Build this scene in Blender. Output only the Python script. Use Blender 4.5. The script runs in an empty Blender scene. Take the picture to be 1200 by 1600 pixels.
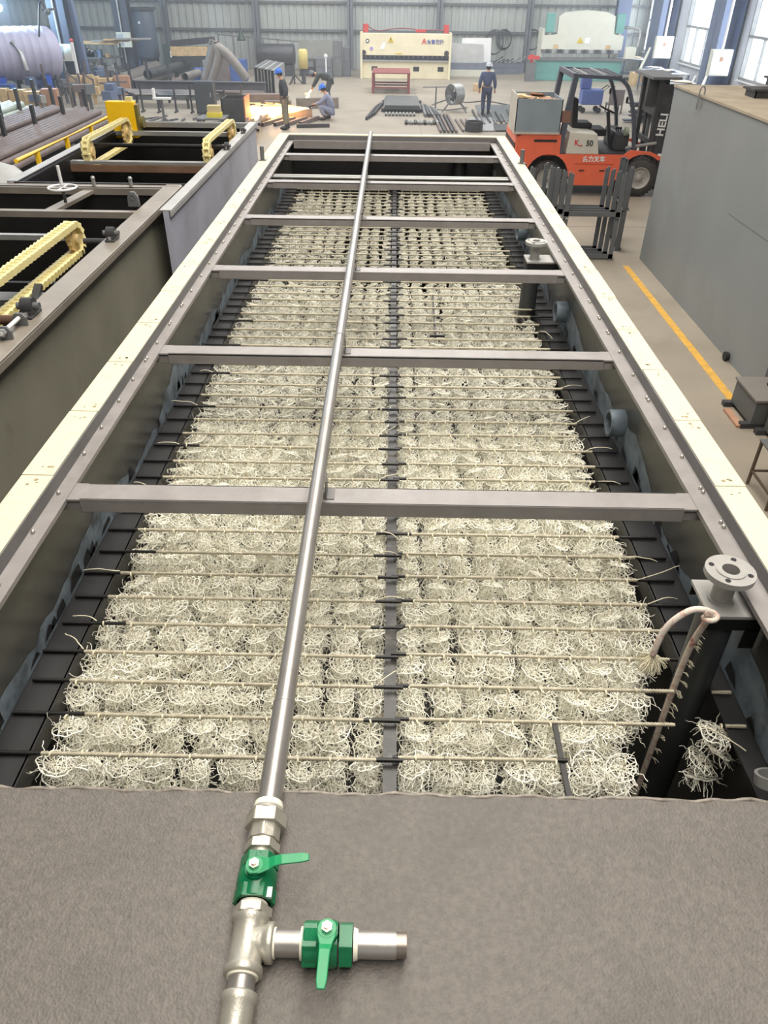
import bpy, math, random
from mathutils import Vector, Matrix, noise
PI = math.pi
random.seed(7)
S = bpy.context.scene
COL = S.collection

# ------------------------------------------------------------------ camera, world, light, exposure
CAM = Vector((0, 0, 4.14)); PITCH, YAW, ROLL, FPX = math.radians(35.829), math.radians(.348), math.radians(.743), 1155.1
_f = Vector((-math.sin(YAW)*math.cos(PITCH), math.cos(YAW)*math.cos(PITCH), -math.sin(PITCH)))
_r0 = Vector((math.cos(YAW), math.sin(YAW), 0)); _u0 = _r0.cross(_f)
_r = math.cos(ROLL)*_r0 + math.sin(ROLL)*_u0; _u = -math.sin(ROLL)*_r0 + math.cos(ROLL)*_u0
cd = bpy.data.cameras.new('camera'); cam = bpy.data.objects.new('camera', cd); COL.objects.link(cam)
cam.matrix_world = Matrix(((_r.x, _u.x, -_f.x, CAM.x), (_r.y, _u.y, -_f.y, CAM.y), (_r.z, _u.z, -_f.z, CAM.z), (0, 0, 0, 1)))
cd.sensor_fit = 'VERTICAL'; cd.sensor_height = 36; cd.lens = FPX*36/1600; cd.clip_end = 200; cd.clip_start = .05
S.camera = cam

def lin(c): return tuple(((x/255)/12.92 if x/255 <= .04045 else ((x/255+.055)/1.055)**2.4) for x in c)
W = bpy.data.worlds.new('overcast'); S.world = W; W.use_nodes = True
W.node_tree.nodes['Background'].inputs[0].default_value = (.80, .90, 1, 1)
W.node_tree.nodes['Background'].inputs[1].default_value = 4.5
def area(name, loc, sx, sy, power, color=(1, 1, 1), rot=(0, 0, 0)):
    l = bpy.data.lights.new(name, 'AREA'); l.shape = 'RECTANGLE'; l.size = sx; l.size_y = sy; l.energy = power; l.color = color
    o = bpy.data.objects.new(name, l); COL.objects.link(o); o.location = loc; o.rotation_euler = rot; return o
area('skylight_near', (.6, 4.5, 9.6), 5.0, 13, 1800, (1, .95, .87))
area('skylight_middle', (0, 21, 9.6), 9, 13, 2150, (1, .97, .93))
area('skylight_far', (0, 38, 9.6), 16, 12, 3300, (.96, .98, 1))
area('skylight_left', (-11, 28, 9.6), 5, 22, 1500, (.92, .96, 1))
area('window_daylight', (13.2, 40, 2.9), 3.4, 15, 900, (.85, .93, 1), (0, math.radians(90), 0))
S.view_settings.view_transform = 'Standard'; S.view_settings.look = 'None'; S.view_settings.gamma = 1
S.view_settings.use_curve_mapping = False; S.view_settings.exposure = -0.30

def G(px, py, z=0.):
    d = _f + (px-600)/FPX*_r - (py-800)/FPX*_u; return CAM + d*((z-CAM.z)/d.z)
def WY(px, py, Y):
    d = _f + (px-600)/FPX*_r - (py-800)/FPX*_u; return CAM + d*(Y/d.y)
def WX(px, py, X):
    d = _f + (px-600)/FPX*_r - (py-800)/FPX*_u; return CAM + d*(X/d.x)

# ------------------------------------------------------------------ materials
_m = {}
def M(name, c=(128, 128, 128), r=.6, metal=0., var=.12, scale=3., bump=0., stain=None, stain_amt=.5, stain_scale=1.2, emit=0., bscale=None, detail=6):
    """procedural: base colour broken by noise, optional second colour in blotches"""
    if name in _m: return _m[name]
    m = bpy.data.materials.new(name); m.use_nodes = True; nt = m.node_tree; N = nt.nodes; L = nt.links
    b = N['Principled BSDF']; col = lin(c)
    tc = N.new('ShaderNodeTexCoord'); nz = N.new('ShaderNodeTexNoise'); nz.inputs['Scale'].default_value = scale; nz.inputs['Detail'].default_value = detail
    L.new(tc.outputs['Object'], nz.inputs['Vector'])
    rp = N.new('ShaderNodeValToRGB'); rp.color_ramp.elements[0].position = .3; rp.color_ramp.elements[1].position = .7
    rp.color_ramp.elements[0].color = tuple(max(0, x*(1-var)) for x in col)+(1,)
    rp.color_ramp.elements[1].color = tuple(min(1, x*(1+var)) for x in col)+(1,)
    L.new(nz.outputs['Fac'], rp.inputs['Fac']); out = rp.outputs['Color']
    if stain:
        n2 = N.new('ShaderNodeTexNoise'); n2.inputs['Scale'].default_value = stain_scale; n2.inputs['Detail'].default_value = 8
        n2.inputs['Roughness'].default_value = .65
        L.new(tc.outputs['Object'], n2.inputs['Vector'])
        r2 = N.new('ShaderNodeValToRGB'); r2.color_ramp.elements[0].position = .5; r2.color_ramp.elements[1].position = .68
        r2.color_ramp.elements[0].color = (0, 0, 0, 1); r2.color_ramp.elements[1].color = (stain_amt,)*3+(1,)
        L.new(n2.outputs['Fac'], r2.inputs['Fac'])
        mx = N.new('ShaderNodeMixRGB'); mx.inputs[2].default_value = lin(stain)+(1,)
        L.new(r2.outputs['Color'], mx.inputs[0]); L.new(out, mx.inputs[1]); out = mx.outputs[0]
    L.new(out, b.inputs['Base Color']); b.inputs['Roughness'].default_value = r; b.inputs['Metallic'].default_value = metal
    if bump:
        bp = N.new('ShaderNodeBump'); bp.inputs['Strength'].default_value = bump; bp.inputs['Distance'].default_value = .01
        n3 = N.new('ShaderNodeTexNoise'); n3.inputs['Scale'].default_value = bscale or scale*8; n3.inputs['Detail'].default_value = 5
        L.new(tc.outputs['Object'], n3.inputs['Vector']); L.new(n3.outputs['Fac'], bp.inputs['Height']); L.new(bp.outputs[0], b.inputs['Normal'])
    if emit:
        b.inputs['Emission Color'].default_value = col+(1,); b.inputs['Emission Strength'].default_value = emit
    _m[name] = m; return m

floor_m = M('concrete floor', (150, 140, 125), .55, var=.10, scale=1.2, stain=(126, 118, 104), stain_amt=.55, stain_scale=.55, bump=.15, bscale=60)
deck_m = M('hammered grey deck paint', (104, 98, 92), .5, var=.17, scale=75, bump=.35, bscale=150, stain=(86, 81, 76), stain_amt=.5, stain_scale=3, detail=3)
rim_m = M('grey primer rim', (146, 141, 139), .42, var=.08, scale=9, stain=(118, 112, 108), stain_amt=.4, stain_scale=5, bump=.1, bscale=90)
web_m = M('grey primer web', (110, 108, 108), .45, var=.08, scale=7, stain=(92, 90, 88), stain_amt=.5, stain_scale=4)
cream_m = M('cream foam board', (222, 214, 184), .6, var=.03, scale=8, stain=(204, 196, 166), stain_amt=.5, stain_scale=14)
smudge_m = M('black smudges on cream', (150, 138, 108), .7, var=.5, scale=40)
tin_m = M('tank inner coating', (70, 70, 67), .28, var=.25, scale=2.2, stain=(80, 78, 70), stain_amt=.6, stain_scale=1.3, bump=.12, bscale=12)
worn_m = M('worn blue grey patch', (112, 124, 134), .5, var=.35, scale=9, stain=(50, 54, 58), stain_amt=.9, stain_scale=7)
black_m = M('black coal tar paint', (24, 24, 25), .45, var=.3, scale=6)
ledge_m = M('black painted ledge', (44, 44, 45), .4, var=.2, scale=5)
crail_m = M('centre rail paint', (46, 44, 43), .35, var=.3, scale=14, stain=(128, 122, 116), stain_amt=.7, stain_scale=5)
media_m = M('cream plastic fibre', (255, 249, 233), .6, var=.08, scale=25)
_b = media_m.node_tree.nodes['Principled BSDF']; _b.inputs['Subsurface Weight'].default_value = 0
cord_m = M('white cord', (236, 228, 200), .7, var=.05)
rebar_m = M('pale ribbed bar', (186, 178, 156), .5, var=.25, scale=30, metal=.1)
rebard_m = M('black painted bar end', (30, 28, 27), .45, var=.3, scale=20)
galv_m = M('galvanised pipe', (168, 164, 160), .36, .7, var=.08, scale=6, bump=.05, bscale=60, stain=(150, 140, 128), stain_amt=.4, stain_scale=9)
cast_m = M('malleable iron fitting', (186, 182, 170), .38, .55, var=.08, scale=22, bump=.1, bscale=120)
tape_m = M('white sealing tape', (240, 234, 216), .7, var=.05)
green_m = M('green enamel', (12, 112, 70), .25, .0, var=.15, scale=20, bump=.12, bscale=60)
greenl_m = M('green lever enamel', (30, 146, 92), .32, .0, var=.1, scale=20)
silver_m = M('zinc bolt', (214, 208, 196), .3, .8, var=.1, scale=40)
zinc_m = M('pale label foil', (196, 222, 214), .4, .2, var=.1)
thread_m = M('cut thread', (150, 140, 130), .35, .8, var=.1)
lt_face_m = M('olive grey tank coating', (146, 143, 128), .5, var=.12, scale=2.0, stain=(92, 90, 76), stain_amt=.7, stain_scale=.9, bump=.1, bscale=8)
lt_rim_m = M('brown grey rim', (140, 132, 122), .42, var=.12, scale=4, stain=(112, 100, 90), stain_amt=.5, stain_scale=2.5)
lt2_face_m = M('blue grey tank coating', (186, 188, 202), .5, var=.08, scale=1.8, stain=(140, 142, 152), stain_amt=.5)
lt2_rim_m = M('pale grey rim', (172, 172, 172), .45, var=.08, scale=4)
rt_face_m = M('grey tank panel', (134, 138, 138), .5, var=.06, scale=.8, stain=(118, 120, 118), stain_amt=.6, stain_scale=.5)
rt_top_m = M('dusty tank top', (166, 152, 132), .8, var=.12, scale=2.5, stain=(136, 124, 106), stain_amt=.6, stain_scale=1.5)
chain_m = M('cream plastic chain', (234, 220, 158), .5, var=.08, scale=12)
chaind_m = M('tan sprocket plastic', (222, 196, 140), .5, var=.12, scale=8, stain=(206, 160, 96), stain_amt=.5, stain_scale=6)  # sprockets: darker tan than the chain, with amber blotches
yellow_m = M('yellow enamel', (250, 200, 20), .4, var=.06, scale=3)
brown_m = M('rusty brown timber board', (128, 98, 76), .7, var=.2, scale=6)
steeld_m = M('dark steel', (70, 70, 72), .5, .3, var=.2, scale=5)
steelm_m = M('mid grey steel', (112, 113, 114), .5, .2, var=.15, scale=5)
steell_m = M('pale steel', (168, 168, 166), .4, .4, var=.12, scale=5)
rust_m = M('rusty tube', (114, 101, 97), .6, .1, var=.2, scale=6, stain=(92, 74, 66), stain_amt=.7, stain_scale=3)
greytube_m = M('grey tube', (128, 122, 116), .55, .15, var=.15, scale=5)
wrap_m = M('pale wrapped tube', (176, 186, 176), .45, .1, var=.1, scale=5)
coolgrey_m = M('cool grey', (104, 106, 112), .7, var=.2, scale=4)  # cool grey with random variation, for background stands and cabinets
white_m = M('white paint', (232, 232, 232), .5, var=.04)
wood_m = M('pale timber', (200, 172, 128), .7, var=.2, scale=6)
blue_m = M('blue plastic', (62, 92, 156), .45, var=.12)
paleb_m = M('pale steel blue', (100, 112, 138), .5, var=.08, scale=2)
red_m = M('signal red', (196, 60, 52), .45, var=.08)
maroon_m = M('maroon paint', (132, 66, 66), .55, var=.14, scale=5)
ivory_m = M('ivory machine enamel', (224, 214, 182), .45, var=.05, scale=3, stain=(206, 190, 156), stain_amt=.5, stain_scale=1.4)
ivory2_m = M('pale ivory machine enamel', (210, 210, 196), .45, var=.04, scale=3)
teal_m = M('teal enamel', (104, 158, 150), .45, var=.07, scale=3)
navy_m = M('navy workwear', (72, 80, 112), .85, var=.15, scale=8)
char_m = M('charcoal jacket', (58, 60, 66), .85, var=.2, scale=8)
khaki_m = M('khaki work trousers', (134, 126, 108), .85, var=.15, scale=8)
bluegrey_m = M('blue grey overalls', (134, 140, 164), .85, var=.12, scale=8)
skin_m = M('skin', (196, 148, 120), .55, var=.05)
boot_m = M('black boots', (42, 38, 36), .6, var=.2)
helm_m = M('blue helmet plastic', (30, 104, 204), .3, var=.05)
helmw_m = M('grey helmet plastic', (190, 196, 206), .3, var=.05)
mask_m = M('white respirator', (224, 214, 200), .6, var=.05)
tyre_m = M('dusty black tyre', (66, 62, 60), .8, var=.25, scale=10)
orange_m = M('orange red enamel', (234, 108, 76), .35, var=.06, scale=2, stain=(206, 112, 84), stain_amt=.4, stain_scale=3)
guard_m = M('slate grey guard paint', (78, 82, 94), .45, var=.08, scale=4)
hub_m = M('pale grey wheel rim', (176, 172, 166), .5, var=.1)
bluegb_m = M('faded blue grey board', (134, 146, 154), .6, var=.08, scale=3)
linepaint_m = M('worn yellow line paint', (214, 164, 66), .7, var=.15, scale=8, stain=(176, 150, 104), stain_amt=.6, stain_scale=6)
plinth_m = M('brown wood board', (176, 134, 108), .7, var=.12)
weld_m = M('weld bead', (134, 126, 116), .5, .2, var=.3, scale=60)
darkgl_m = M('black rubber', (28, 28, 30), .6)
rope_m = M('white and red rope', (226, 214, 200), .8, var=.1, scale=40, stain=(190, 84, 66), stain_amt=.9, stain_scale=34)
rackp_m = M('slate grey rack paint', (98, 101, 104), .45, var=.08, scale=4)
sheet_m = M('bare sheet steel', (120, 124, 128), .3, .6, var=.1, scale=2)
arc_m = M('welding arc', (214, 240, 255), emit=60)
spark_m = M('hot sparks', (255, 190, 90), emit=14)
sparkw_m = M('white hot sparks', (255, 238, 190), emit=30)

def wall_mat(name, c, c2, freq):
    m = bpy.data.materials.new(name); m.use_nodes = True; nt = m.node_tree; N = nt.nodes; L = nt.links; b = N['Principled BSDF']
    tc = N.new('ShaderNodeTexCoord'); nz = N.new('ShaderNodeTexNoise'); nz.inputs['Scale'].default_value = .7; L.new(tc.outputs['Object'], nz.inputs['Vector'])
    mx = N.new('ShaderNodeMixRGB'); mx.inputs[1].default_value = lin(c)+(1,); mx.inputs[2].default_value = lin(c2)+(1,)
    L.new(nz.outputs['Fac'], mx.inputs[0]); L.new(mx.outputs[0], b.inputs['Base Color']); b.inputs['Roughness'].default_value = .6; return m
sheetwall_m = wall_mat('corrugated wall sheet', (186, 190, 184), (168, 172, 168), 4)
wallr_m = wall_mat('pale wall panel', (206, 208, 212), (190, 194, 202), 4)
ceil_m = M('ceiling sheet', (190, 190, 186), .8)
glass_m = bpy.data.materials.new('window glass'); glass_m.use_nodes = True
_n = glass_m.node_tree; _n.nodes.clear(); _o = _n.nodes.new('ShaderNodeOutputMaterial'); _mx = _n.nodes.new('ShaderNodeMixShader'); _t = _n.nodes.new('ShaderNodeBsdfTransparent'); _g = _n.nodes.new('ShaderNodeBsdfGlossy')
_g.inputs['Roughness'].default_value = .05; _mx.inputs[0].default_value = .06; _n.links.new(_t.outputs[0], _mx.inputs[1]); _n.links.new(_g.outputs[0], _mx.inputs[2]); _n.links.new(_mx.outputs[0], _o.inputs[0])

# ------------------------------------------------------------------ mesh builder
def V(*a): return Vector(a if len(a) == 3 else a[0])
class MB:
    def __init__(s): s.v = []; s.f = []; s.mi = []; s.sm = []
    def add(s, vs, fs, m=0, smooth=False):
        o = len(s.v); s.v += [tuple(x) for x in vs]
        for f in fs: s.f.append(tuple(i+o for i in f)); s.mi.append(m); s.sm.append(smooth)
        return s
    def box(s, c, d, rz=0, m=0, rx=0, ry=0):
        R = Matrix.Rotation(rz, 3, 'Z') @ Matrix.Rotation(ry, 3, 'Y') @ Matrix.Rotation(rx, 3, 'X'); c = V(c)
        vs = [c + R @ V(x*d[0]/2, y*d[1]/2, z*d[2]/2) for x in (-1, 1) for y in (-1, 1) for z in (-1, 1)]
        return s.add(vs, [(0, 1, 3, 2), (4, 6, 7, 5), (0, 4, 5, 1), (2, 3, 7, 6), (0, 2, 6, 4), (1, 5, 7, 3)], m)
    def b2(s, a, b, m=0):
        a = V(a); b = V(b); return s.box((a+b)/2, (abs(b.x-a.x), abs(b.y-a.y), abs(b.z-a.z)), m=m)
    def bar(s, p0, p1, w, h, m=0, up=(0, 0, 1)):
        p0 = V(p0); p1 = V(p1); d = (p1-p0).normalized(); u = V(up)
        if abs(d.dot(u)) > .98: u = V(0, 1, 0)
        x = d.cross(u).normalized(); y = x.cross(d)
        vs = [p + x*(a*w/2) + y*(b*h/2) for p in (p0, p1) for a, b in ((-1, -1), (1, -1), (1, 1), (-1, 1))]
        return s.add(vs, [(0, 1, 2, 3), (7, 6, 5, 4), (0, 4, 5, 1), (1, 5, 6, 2), (2, 6, 7, 3), (3, 7, 4, 0)], m)
    def frame(s, d):
        d = d.normalized(); u = V(0, 0, 1) if abs(d.z) < .9 else V(1, 0, 0); x = d.cross(u).normalized(); return x, x.cross(d)
    def cyl(s, p0, p1, r, n=16, m=0, r2=None, caps=True, phase=0, smooth=None):
        p0 = V(p0); p1 = V(p1); x, y = s.frame(p1-p0); r2 = r if r2 is None else r2
        A = [phase+2*PI*i/n for i in range(n)]
        a = [p0+(x*math.cos(t)+y*math.sin(t))*r for t in A]; b = [p1+(x*math.cos(t)+y*math.sin(t))*r2 for t in A]
        s.add(a+b, [(i, (i+1) % n, n+(i+1) % n, n+i) for i in range(n)], m, (n > 6) if smooth is None else smooth)
        if caps: s.add(a, [tuple(range(n))[::-1]], m); s.add(b, [tuple(range(n))], m)
        return s
    def ring(s, p0, p1, ro, ri, n=24, m=0):
        p0 = V(p0); p1 = V(p1); x, y = s.frame(p1-p0)
        q = lambda p, r: [p+(x*math.cos(2*PI*i/n)+y*math.sin(2*PI*i/n))*r for i in range(n)]
        for A, B, sm in ((q(p0, ro), q(p1, ro), True), (q(p1, ro), q(p1, ri), False), (q(p1, ri), q(p0, ri), True), (q(p0, ri), q(p0, ro), False)):
            s.add(A+B, [(i, (i+1) % n, n+(i+1) % n, n+i) for i in range(n)], m, sm)
        return s
    def tube(s, P, r, n=8, m=0, closed=False, caps=True):
        P = [V(p) for p in P]; k = len(P); R = r if isinstance(r, (list, tuple)) else [r]*k; vs = []; px = None
        for i in range(k):
            a = P[i-1] if (i or closed) else P[i]; b = P[(i+1) % k] if (i < k-1 or closed) else P[i]
            d = (b-a).normalized()
            if px is None: x, y = s.frame(d)
            else:
                x = (px - d*px.dot(d)); x = x.normalized() if x.length > 1e-6 else s.frame(d)[0]; y = d.cross(x)
            px = x
            vs += [P[i]+(x*math.cos(2*PI*j/n)+y*math.sin(2*PI*j/n))*R[i] for j in range(n)]
        fs = []
        for i in range(k if closed else k-1):
            for j in range(n):
                a = i*n+j; b = i*n+(j+1) % n; c = ((i+1) % k)*n+(j+1) % n; d = ((i+1) % k)*n+j; fs.append((a, b, c, d))
        s.add(vs, fs, m, n > 4)
        if caps and not closed:
            s.add(vs[:n], [tuple(range(n))[::-1]], m); s.add(vs[-n:], [tuple(range(n))], m)
        return s
    def lathe(s, prof, o=(0, 0, 0), ax=(0, 0, 1), n=24, m=0, smooth=True):
        o = V(o); ax = V(ax).normalized(); x, y = s.frame(ax); vs = []
        for r, h in prof: vs += [o+ax*h+(x*math.cos(2*PI*j/n)+y*math.sin(2*PI*j/n))*r for j in range(n)]
        return s.add(vs, [(i*n+j, i*n+(j+1) % n, (i+1)*n+(j+1) % n, (i+1)*n+j) for i in range(len(prof)-1) for j in range(n)], m, smooth)
    def prism(s, poly, a, b, ax='x', m=0):
        """poly: (u,v) pairs; extruded from a to b along ax; x:(y,z) y:(x,z) z:(x,y)"""
        f = {'x': lambda t, u, v: (t, u, v), 'y': lambda t, u, v: (u, t, v), 'z': lambda t, u, v: (u, v, t)}[ax]; n = len(poly)
        A = [f(a, *p) for p in poly]; B = [f(b, *p) for p in poly]
        s.add(A+B, [tuple(range(n)), tuple(range(n, 2*n))[::-1]]+[(i, n+i, n+(i+1) % n, (i+1) % n) for i in range(n)], m); return s
    def ball(s, c, r, sc=(1, 1, 1), m=0, n=16, k=10):
        c = V(c); vs = [c+V(0, 0, r*sc[2])]
        for i in range(1, k):
            t = PI*i/k
            vs += [c+V(math.sin(t)*math.cos(2*PI*j/n)*r*sc[0], math.sin(t)*math.sin(2*PI*j/n)*r*sc[1], math.cos(t)*r*sc[2]) for j in range(n)]
        vs.append(c-V(0, 0, r*sc[2])); fs = [(0, 1+j, 1+(j+1) % n) for j in range(n)]
        for i in range(k-2):
            for j in range(n): fs.append((1+i*n+j, 1+(i+1)*n+j, 1+(i+1)*n+(j+1) % n, 1+i*n+(j+1) % n))
        e = len(vs)-1; fs += [(e, 1+(k-2)*n+(j+1) % n, 1+(k-2)*n+j) for j in range(n)]
        return s.add(vs, fs, m, True)
    def build(s, name, mats, parent=None, bevel=0, local=False, recalc=True):
        mats = mats if isinstance(mats, (list, tuple)) else [mats]
        me = bpy.data.meshes.new(name); off = V(0, 0, 0)
        if parent is not None: off = V(parent['_w']) if not local else V(0, 0, 0)
        else:
            xs = [v[0] for v in s.v]; ys = [v[1] for v in s.v]; zs = [v[2] for v in s.v]
            off = V((min(xs)+max(xs))/2, (min(ys)+max(ys))/2, min(zs)) if not local else V(0, 0, 0)
        me.from_pydata([tuple(V(v)-off) for v in s.v], [], s.f)
        me.polygons.foreach_set('material_index', s.mi); me.polygons.foreach_set('use_smooth', s.sm)
        for q in mats: me.materials.append(q)
        if recalc:
            import bmesh
            bm = bmesh.new(); bm.from_mesh(me); bmesh.ops.recalc_face_normals(bm, faces=bm.faces); bm.to_mesh(me); bm.free()
        me.update(); o = bpy.data.objects.new(name, me); COL.objects.link(o)
        if parent is not None: o.parent = parent; o['_w'] = parent['_w']
        else: o.location = off; o['_w'] = tuple(off)
        if bevel:
            b = o.modifiers.new('bevel', 'BEVEL'); b.width = bevel; b.segments = 2; b.limit_method = 'ANGLE'; b.angle_limit = math.radians(40)
        return o
def thing(name, label, cat, loc=(0, 0, 0), group=None, rz=0):
    o = bpy.data.objects.new(name, None); COL.objects.link(o); o.location = loc; o.rotation_euler = (0, 0, rz); o.empty_display_size = .1
    o['_w'] = tuple(loc); return tag(o, label, cat, group)
def tag(o, label, cat=None, group=None, kind=None):
    o['label'] = label
    if cat: o['category'] = cat
    if group: o['group'] = group
    if kind: o['kind'] = kind
    return o
def struct(o): o['kind'] = 'structure'; return o
def dup(o, loc=None, rz=None, label=None, parent=None):
    c = o.copy(); COL.objects.link(c)
    if parent is not None: c.parent = parent
    if loc is not None: c.location = loc
    if rz is not None: c.rotation_euler = (0, 0, rz)
    if label: c['label'] = label
    for ch in list(o.children): dup(ch, parent=c)
    return c
ORD = ['first', 'second', 'third', 'fourth', 'fifth', 'sixth', 'seventh', 'eighth', 'ninth', 'tenth', 'eleventh', 'twelfth', 'thirteenth', 'fourteenth', 'fifteenth', 'sixteenth', 'seventeenth', 'eighteenth', 'nineteenth']
def ordn(i):
    if i < 19: return ORD[i]
    n = i+1; t = {2: 'twent', 3: 'thirt', 4: 'fort', 5: 'fift'}[n//10]
    return t+'ieth' if n % 10 == 0 else t+'y-'+ORD[n % 10-1]

# ------------------------------------------------------------------ the hall
struct(MB().b2((-21, -6, -.2), (13.9, 48.4, 0)).build('floor', floor_m))
def corrug(name, p0, p1, z0, z1, mat, pitch=.4, depth=.05, thick=.12, holes=()):
    """trapezoid sheet from p0 to p1 along x or y with rectangular holes [(t0,t1,za,zb)]"""
    mb = MB(); p0 = V(p0); p1 = V(p1); d = (p1-p0); Ln = d.length; d.normalize(); nrm = V(-d.y, d.x, 0)
    cuts = {0, Ln}; t = 0
    pts = []
    while t < Ln:
        for a, h in ((0, 0), (.32, 0), (.42, 1), (.9, 1)): pts.append((min(Ln, t+a*pitch), h*depth))
        t += pitch
    pts.append((Ln, 0)); ex = []
    for h in holes: ex += [h[0], h[1]]
    def hh(t):
        for (a, b), (c, e) in zip(pts, pts[1:]):
            if a <= t <= c and c > a: return b+(e-b)*(t-a)/(c-a)
        return 0
    pts = sorted(pts+[(e, hh(e)) for e in ex])
    zs = sorted({z0, z1} | {z for h in holes for z in h[2:]})
    for (a, ha), (c, hc) in zip(pts, pts[1:]):
        if c-a < 1e-5: continue
        for za, zb in zip(zs, zs[1:]):
            mid = (a+c)/2; zm = (za+zb)/2
            if any(h[0] < mid < h[1] and h[2] < zm < h[3] for h in holes): continue
            A = p0+d*a+nrm*ha; B = p0+d*c+nrm*hc; A2 = p0+d*a-nrm*thick; B2 = p0+d*c-nrm*thick
            mb.add([A+V(0, 0, za), B+V(0, 0, za), B+V(0, 0, zb), A+V(0, 0, zb), A2+V(0, 0, za), B2+V(0, 0, za), B2+V(0, 0, zb), A2+V(0, 0, zb)],
                   [(0, 1, 2, 3), (5, 4, 7, 6), (0, 4, 5, 1), (3, 2, 6, 7)])
    return struct(mb.build(name, mat))
corrug('wall_back', (13.8, 48.2, 0), (-21, 48.2, 0), 0, 10, sheetwall_m, holes=())
WINY = [(29.6, 34.0), (37.45, 41.5), (45.7, 47.9)]
WZ0, WZ1, WZM = 1.05, 4.6, 2.48
corrug('wall_right', (13.65, 48.2, 0), (13.65, -6, 0), 0, 10, wallr_m, pitch=.3, depth=-.03, thick=-.15, holes=[(48.2-b, 48.2-a, WZ0, WZ1) for a, b in WINY])
struct(MB().b2((-21.2, -6, 0), (-21, 48.2, 10)).build('wall_left', wallr_m))
struct(MB().b2((-21, -6.2, 0), (13.9, -6, 10)).build('wall_front', wallr_m))
struct(MB().b2((-21.2, -6.2, 10), (13.9, 48.4, 10.2)).build('ceiling', ceil_m))
for i, (a, b) in enumerate(WINY):
    w = thing('window_%d' % (i+1), 'x', None, (13.7, (a+b)/2, WZ0)); del w['label']; struct(w)
    fr = MB()
    for y in (a+.03, b-.03): fr.b2((13.6, y-.04, WZ0), (13.75, y+.04, WZ1))
    for z in (WZ0+.03, WZM, WZ1-.03): fr.b2((13.6, a, z-.045), (13.75, b, z+.045))
    nm = 3
    for k in range(1, nm): fr.b2((13.63, a+(b-a)*k/nm-.03, WZ0), (13.72, a+(b-a)*k/nm+.03, WZM))
    fr.build('window_frame', white_m if i == 2 else steell_m, w)
    MB().b2((13.68, a, WZ0), (13.69, b, WZ1)).build('pane', glass_m, w)
    MB().b2((13.50, a-.05, WZ0-.06), (13.7, b+.05, WZ0-.02)).build('window_sill', white_m, w)
# girts and columns of the back wall
struct(MB().b2((-21, 48.0, 1.72), (13.6, 48.14, 1.84)).b2((-21, 48.0, 3.0), (13.6, 48.12, 3.1)).build('trim_1', steelm_m))
def hcol(name, x, y, w, d, h, mat, along='x'):
    mb = MB(); t = .03
    if along == 'x': mb.b2((x-w/2, y-d/2, 0), (x+w/2, y-d/2+t, h)).b2((x-w/2, y+d/2-t, 0), (x+w/2, y+d/2, h)).b2((x-t/2, y-d/2, 0), (x+t/2, y+d/2, h))
    else: mb.b2((x-w/2, y-d/2, 0), (x-w/2+t, y+d/2, h)).b2((x+w/2-t, y-d/2, 0), (x+w/2, y+d/2, h)).b2((x-w/2, y-t/2, 0), (x+w/2, y+t/2, h))
    mb.b2((x-w/2-.1, y-d/2-.1, 0), (x+w/2+.1, y+d/2+.1, .03))
    return struct(mb.build(name, mat))
backcol_m = M('grey column paint', (108, 112, 118), .5, var=.08)
for i, x in enumerate((-12.4, -7.5, -2.45, 2.35, 7.15)): hcol('trim_%d' % (i+2), x, 47.6, .3, .4, 9.9, backcol_m)
hcol('trim_7', 12.0, 47.3, .7, .5, 9.9, paleb_m)
for i, (y, w) in enumerate(((43.6, 1.6), (35.3, 1.3))): hcol('trim_%d' % (i+8), 13.1, y, .8, w, 9.9, paleb_m, 'y')
darkcol_m = M('dark column paint', (62, 64, 74), .5, var=.1)
for i, (px, py, Y) in enumerate(((102, 70, 36.5), (197, 60, 42))):
    p = WY(px, py, Y); hcol('trim_%d' % (i+10), p.x, Y, .7, .6, 9.9, darkcol_m)
    cb = MB(); cb.cyl((p.x-.05, Y-.38, 0), (p.x-.05, Y-.38, 9.8), .04, 8)
    tag(cb.build('conduit_pipe', steell_m), 'pale vertical conduit on the dark column ' + ('nearer the ringed vessel' if i == 0 else 'nearer the dark standing tank'), 'pipe', 'conduits on the dark columns')
# concrete joints
struct(MB().b2((-20, 15.985, 0), (13.5, 16.0, .002)).b2((-20, 31.99, 0), (13.5, 32.005, .002)).b2((.9, 16, 0), (.915, 48, .002)).build('trim_12', M('joint sealant', (110, 104, 96), .8)))
tag(MB().b2((4.14, 8.05, .0), (4.25, 13.4, .003)).build('floor_line', linepaint_m), 'worn yellow line painted on the floor beside the big grey tank', 'floor marking')

# ------------------------------------------------------------------ main tank
XL0, XLI, XLF, XR0, XRI, XRF = -1.478, -1.345, -1.285, 1.437, 1.31, 1.235
YE = 10.62; Y0 = -.6; ZT = 2.5; ZF = 2.44; LED = 2.0
T = thing('steel_tank', 'long open grey steel tank with cream rim boards, filled with hanging white packing', 'tank', (0, 5, 0))
for a, b in ((XL0+.03, XLI+.015), (XRI-.015, XR0-.03)): MB().b2((a, Y0, .1), (b, YE-.03, ZF-.02)).build('side_wall', tin_m, T)
MB().b2((XL0+.03, YE-.13, .1), (XR0-.03, YE-.03, ZF-.02)).build('end_wall', black_m, T)
MB().b2((XL0+.03, Y0, .1), (XR0-.03, YE-.03, .16)).build('tank_bottom', black_m, T)
MB().b2((XL0+.03, Y0, .1), (XR0-.03, Y0+.06, ZF-.06)).build('front_wall', tin_m, T)
fl = MB()
fl.b2((XL0+.01, 1.0, ZF-.02), (XLF, YE-.02, ZF)).b2((XRF, 1.0, ZF-.02), (XR0-.01, YE-.02, ZF))
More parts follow.
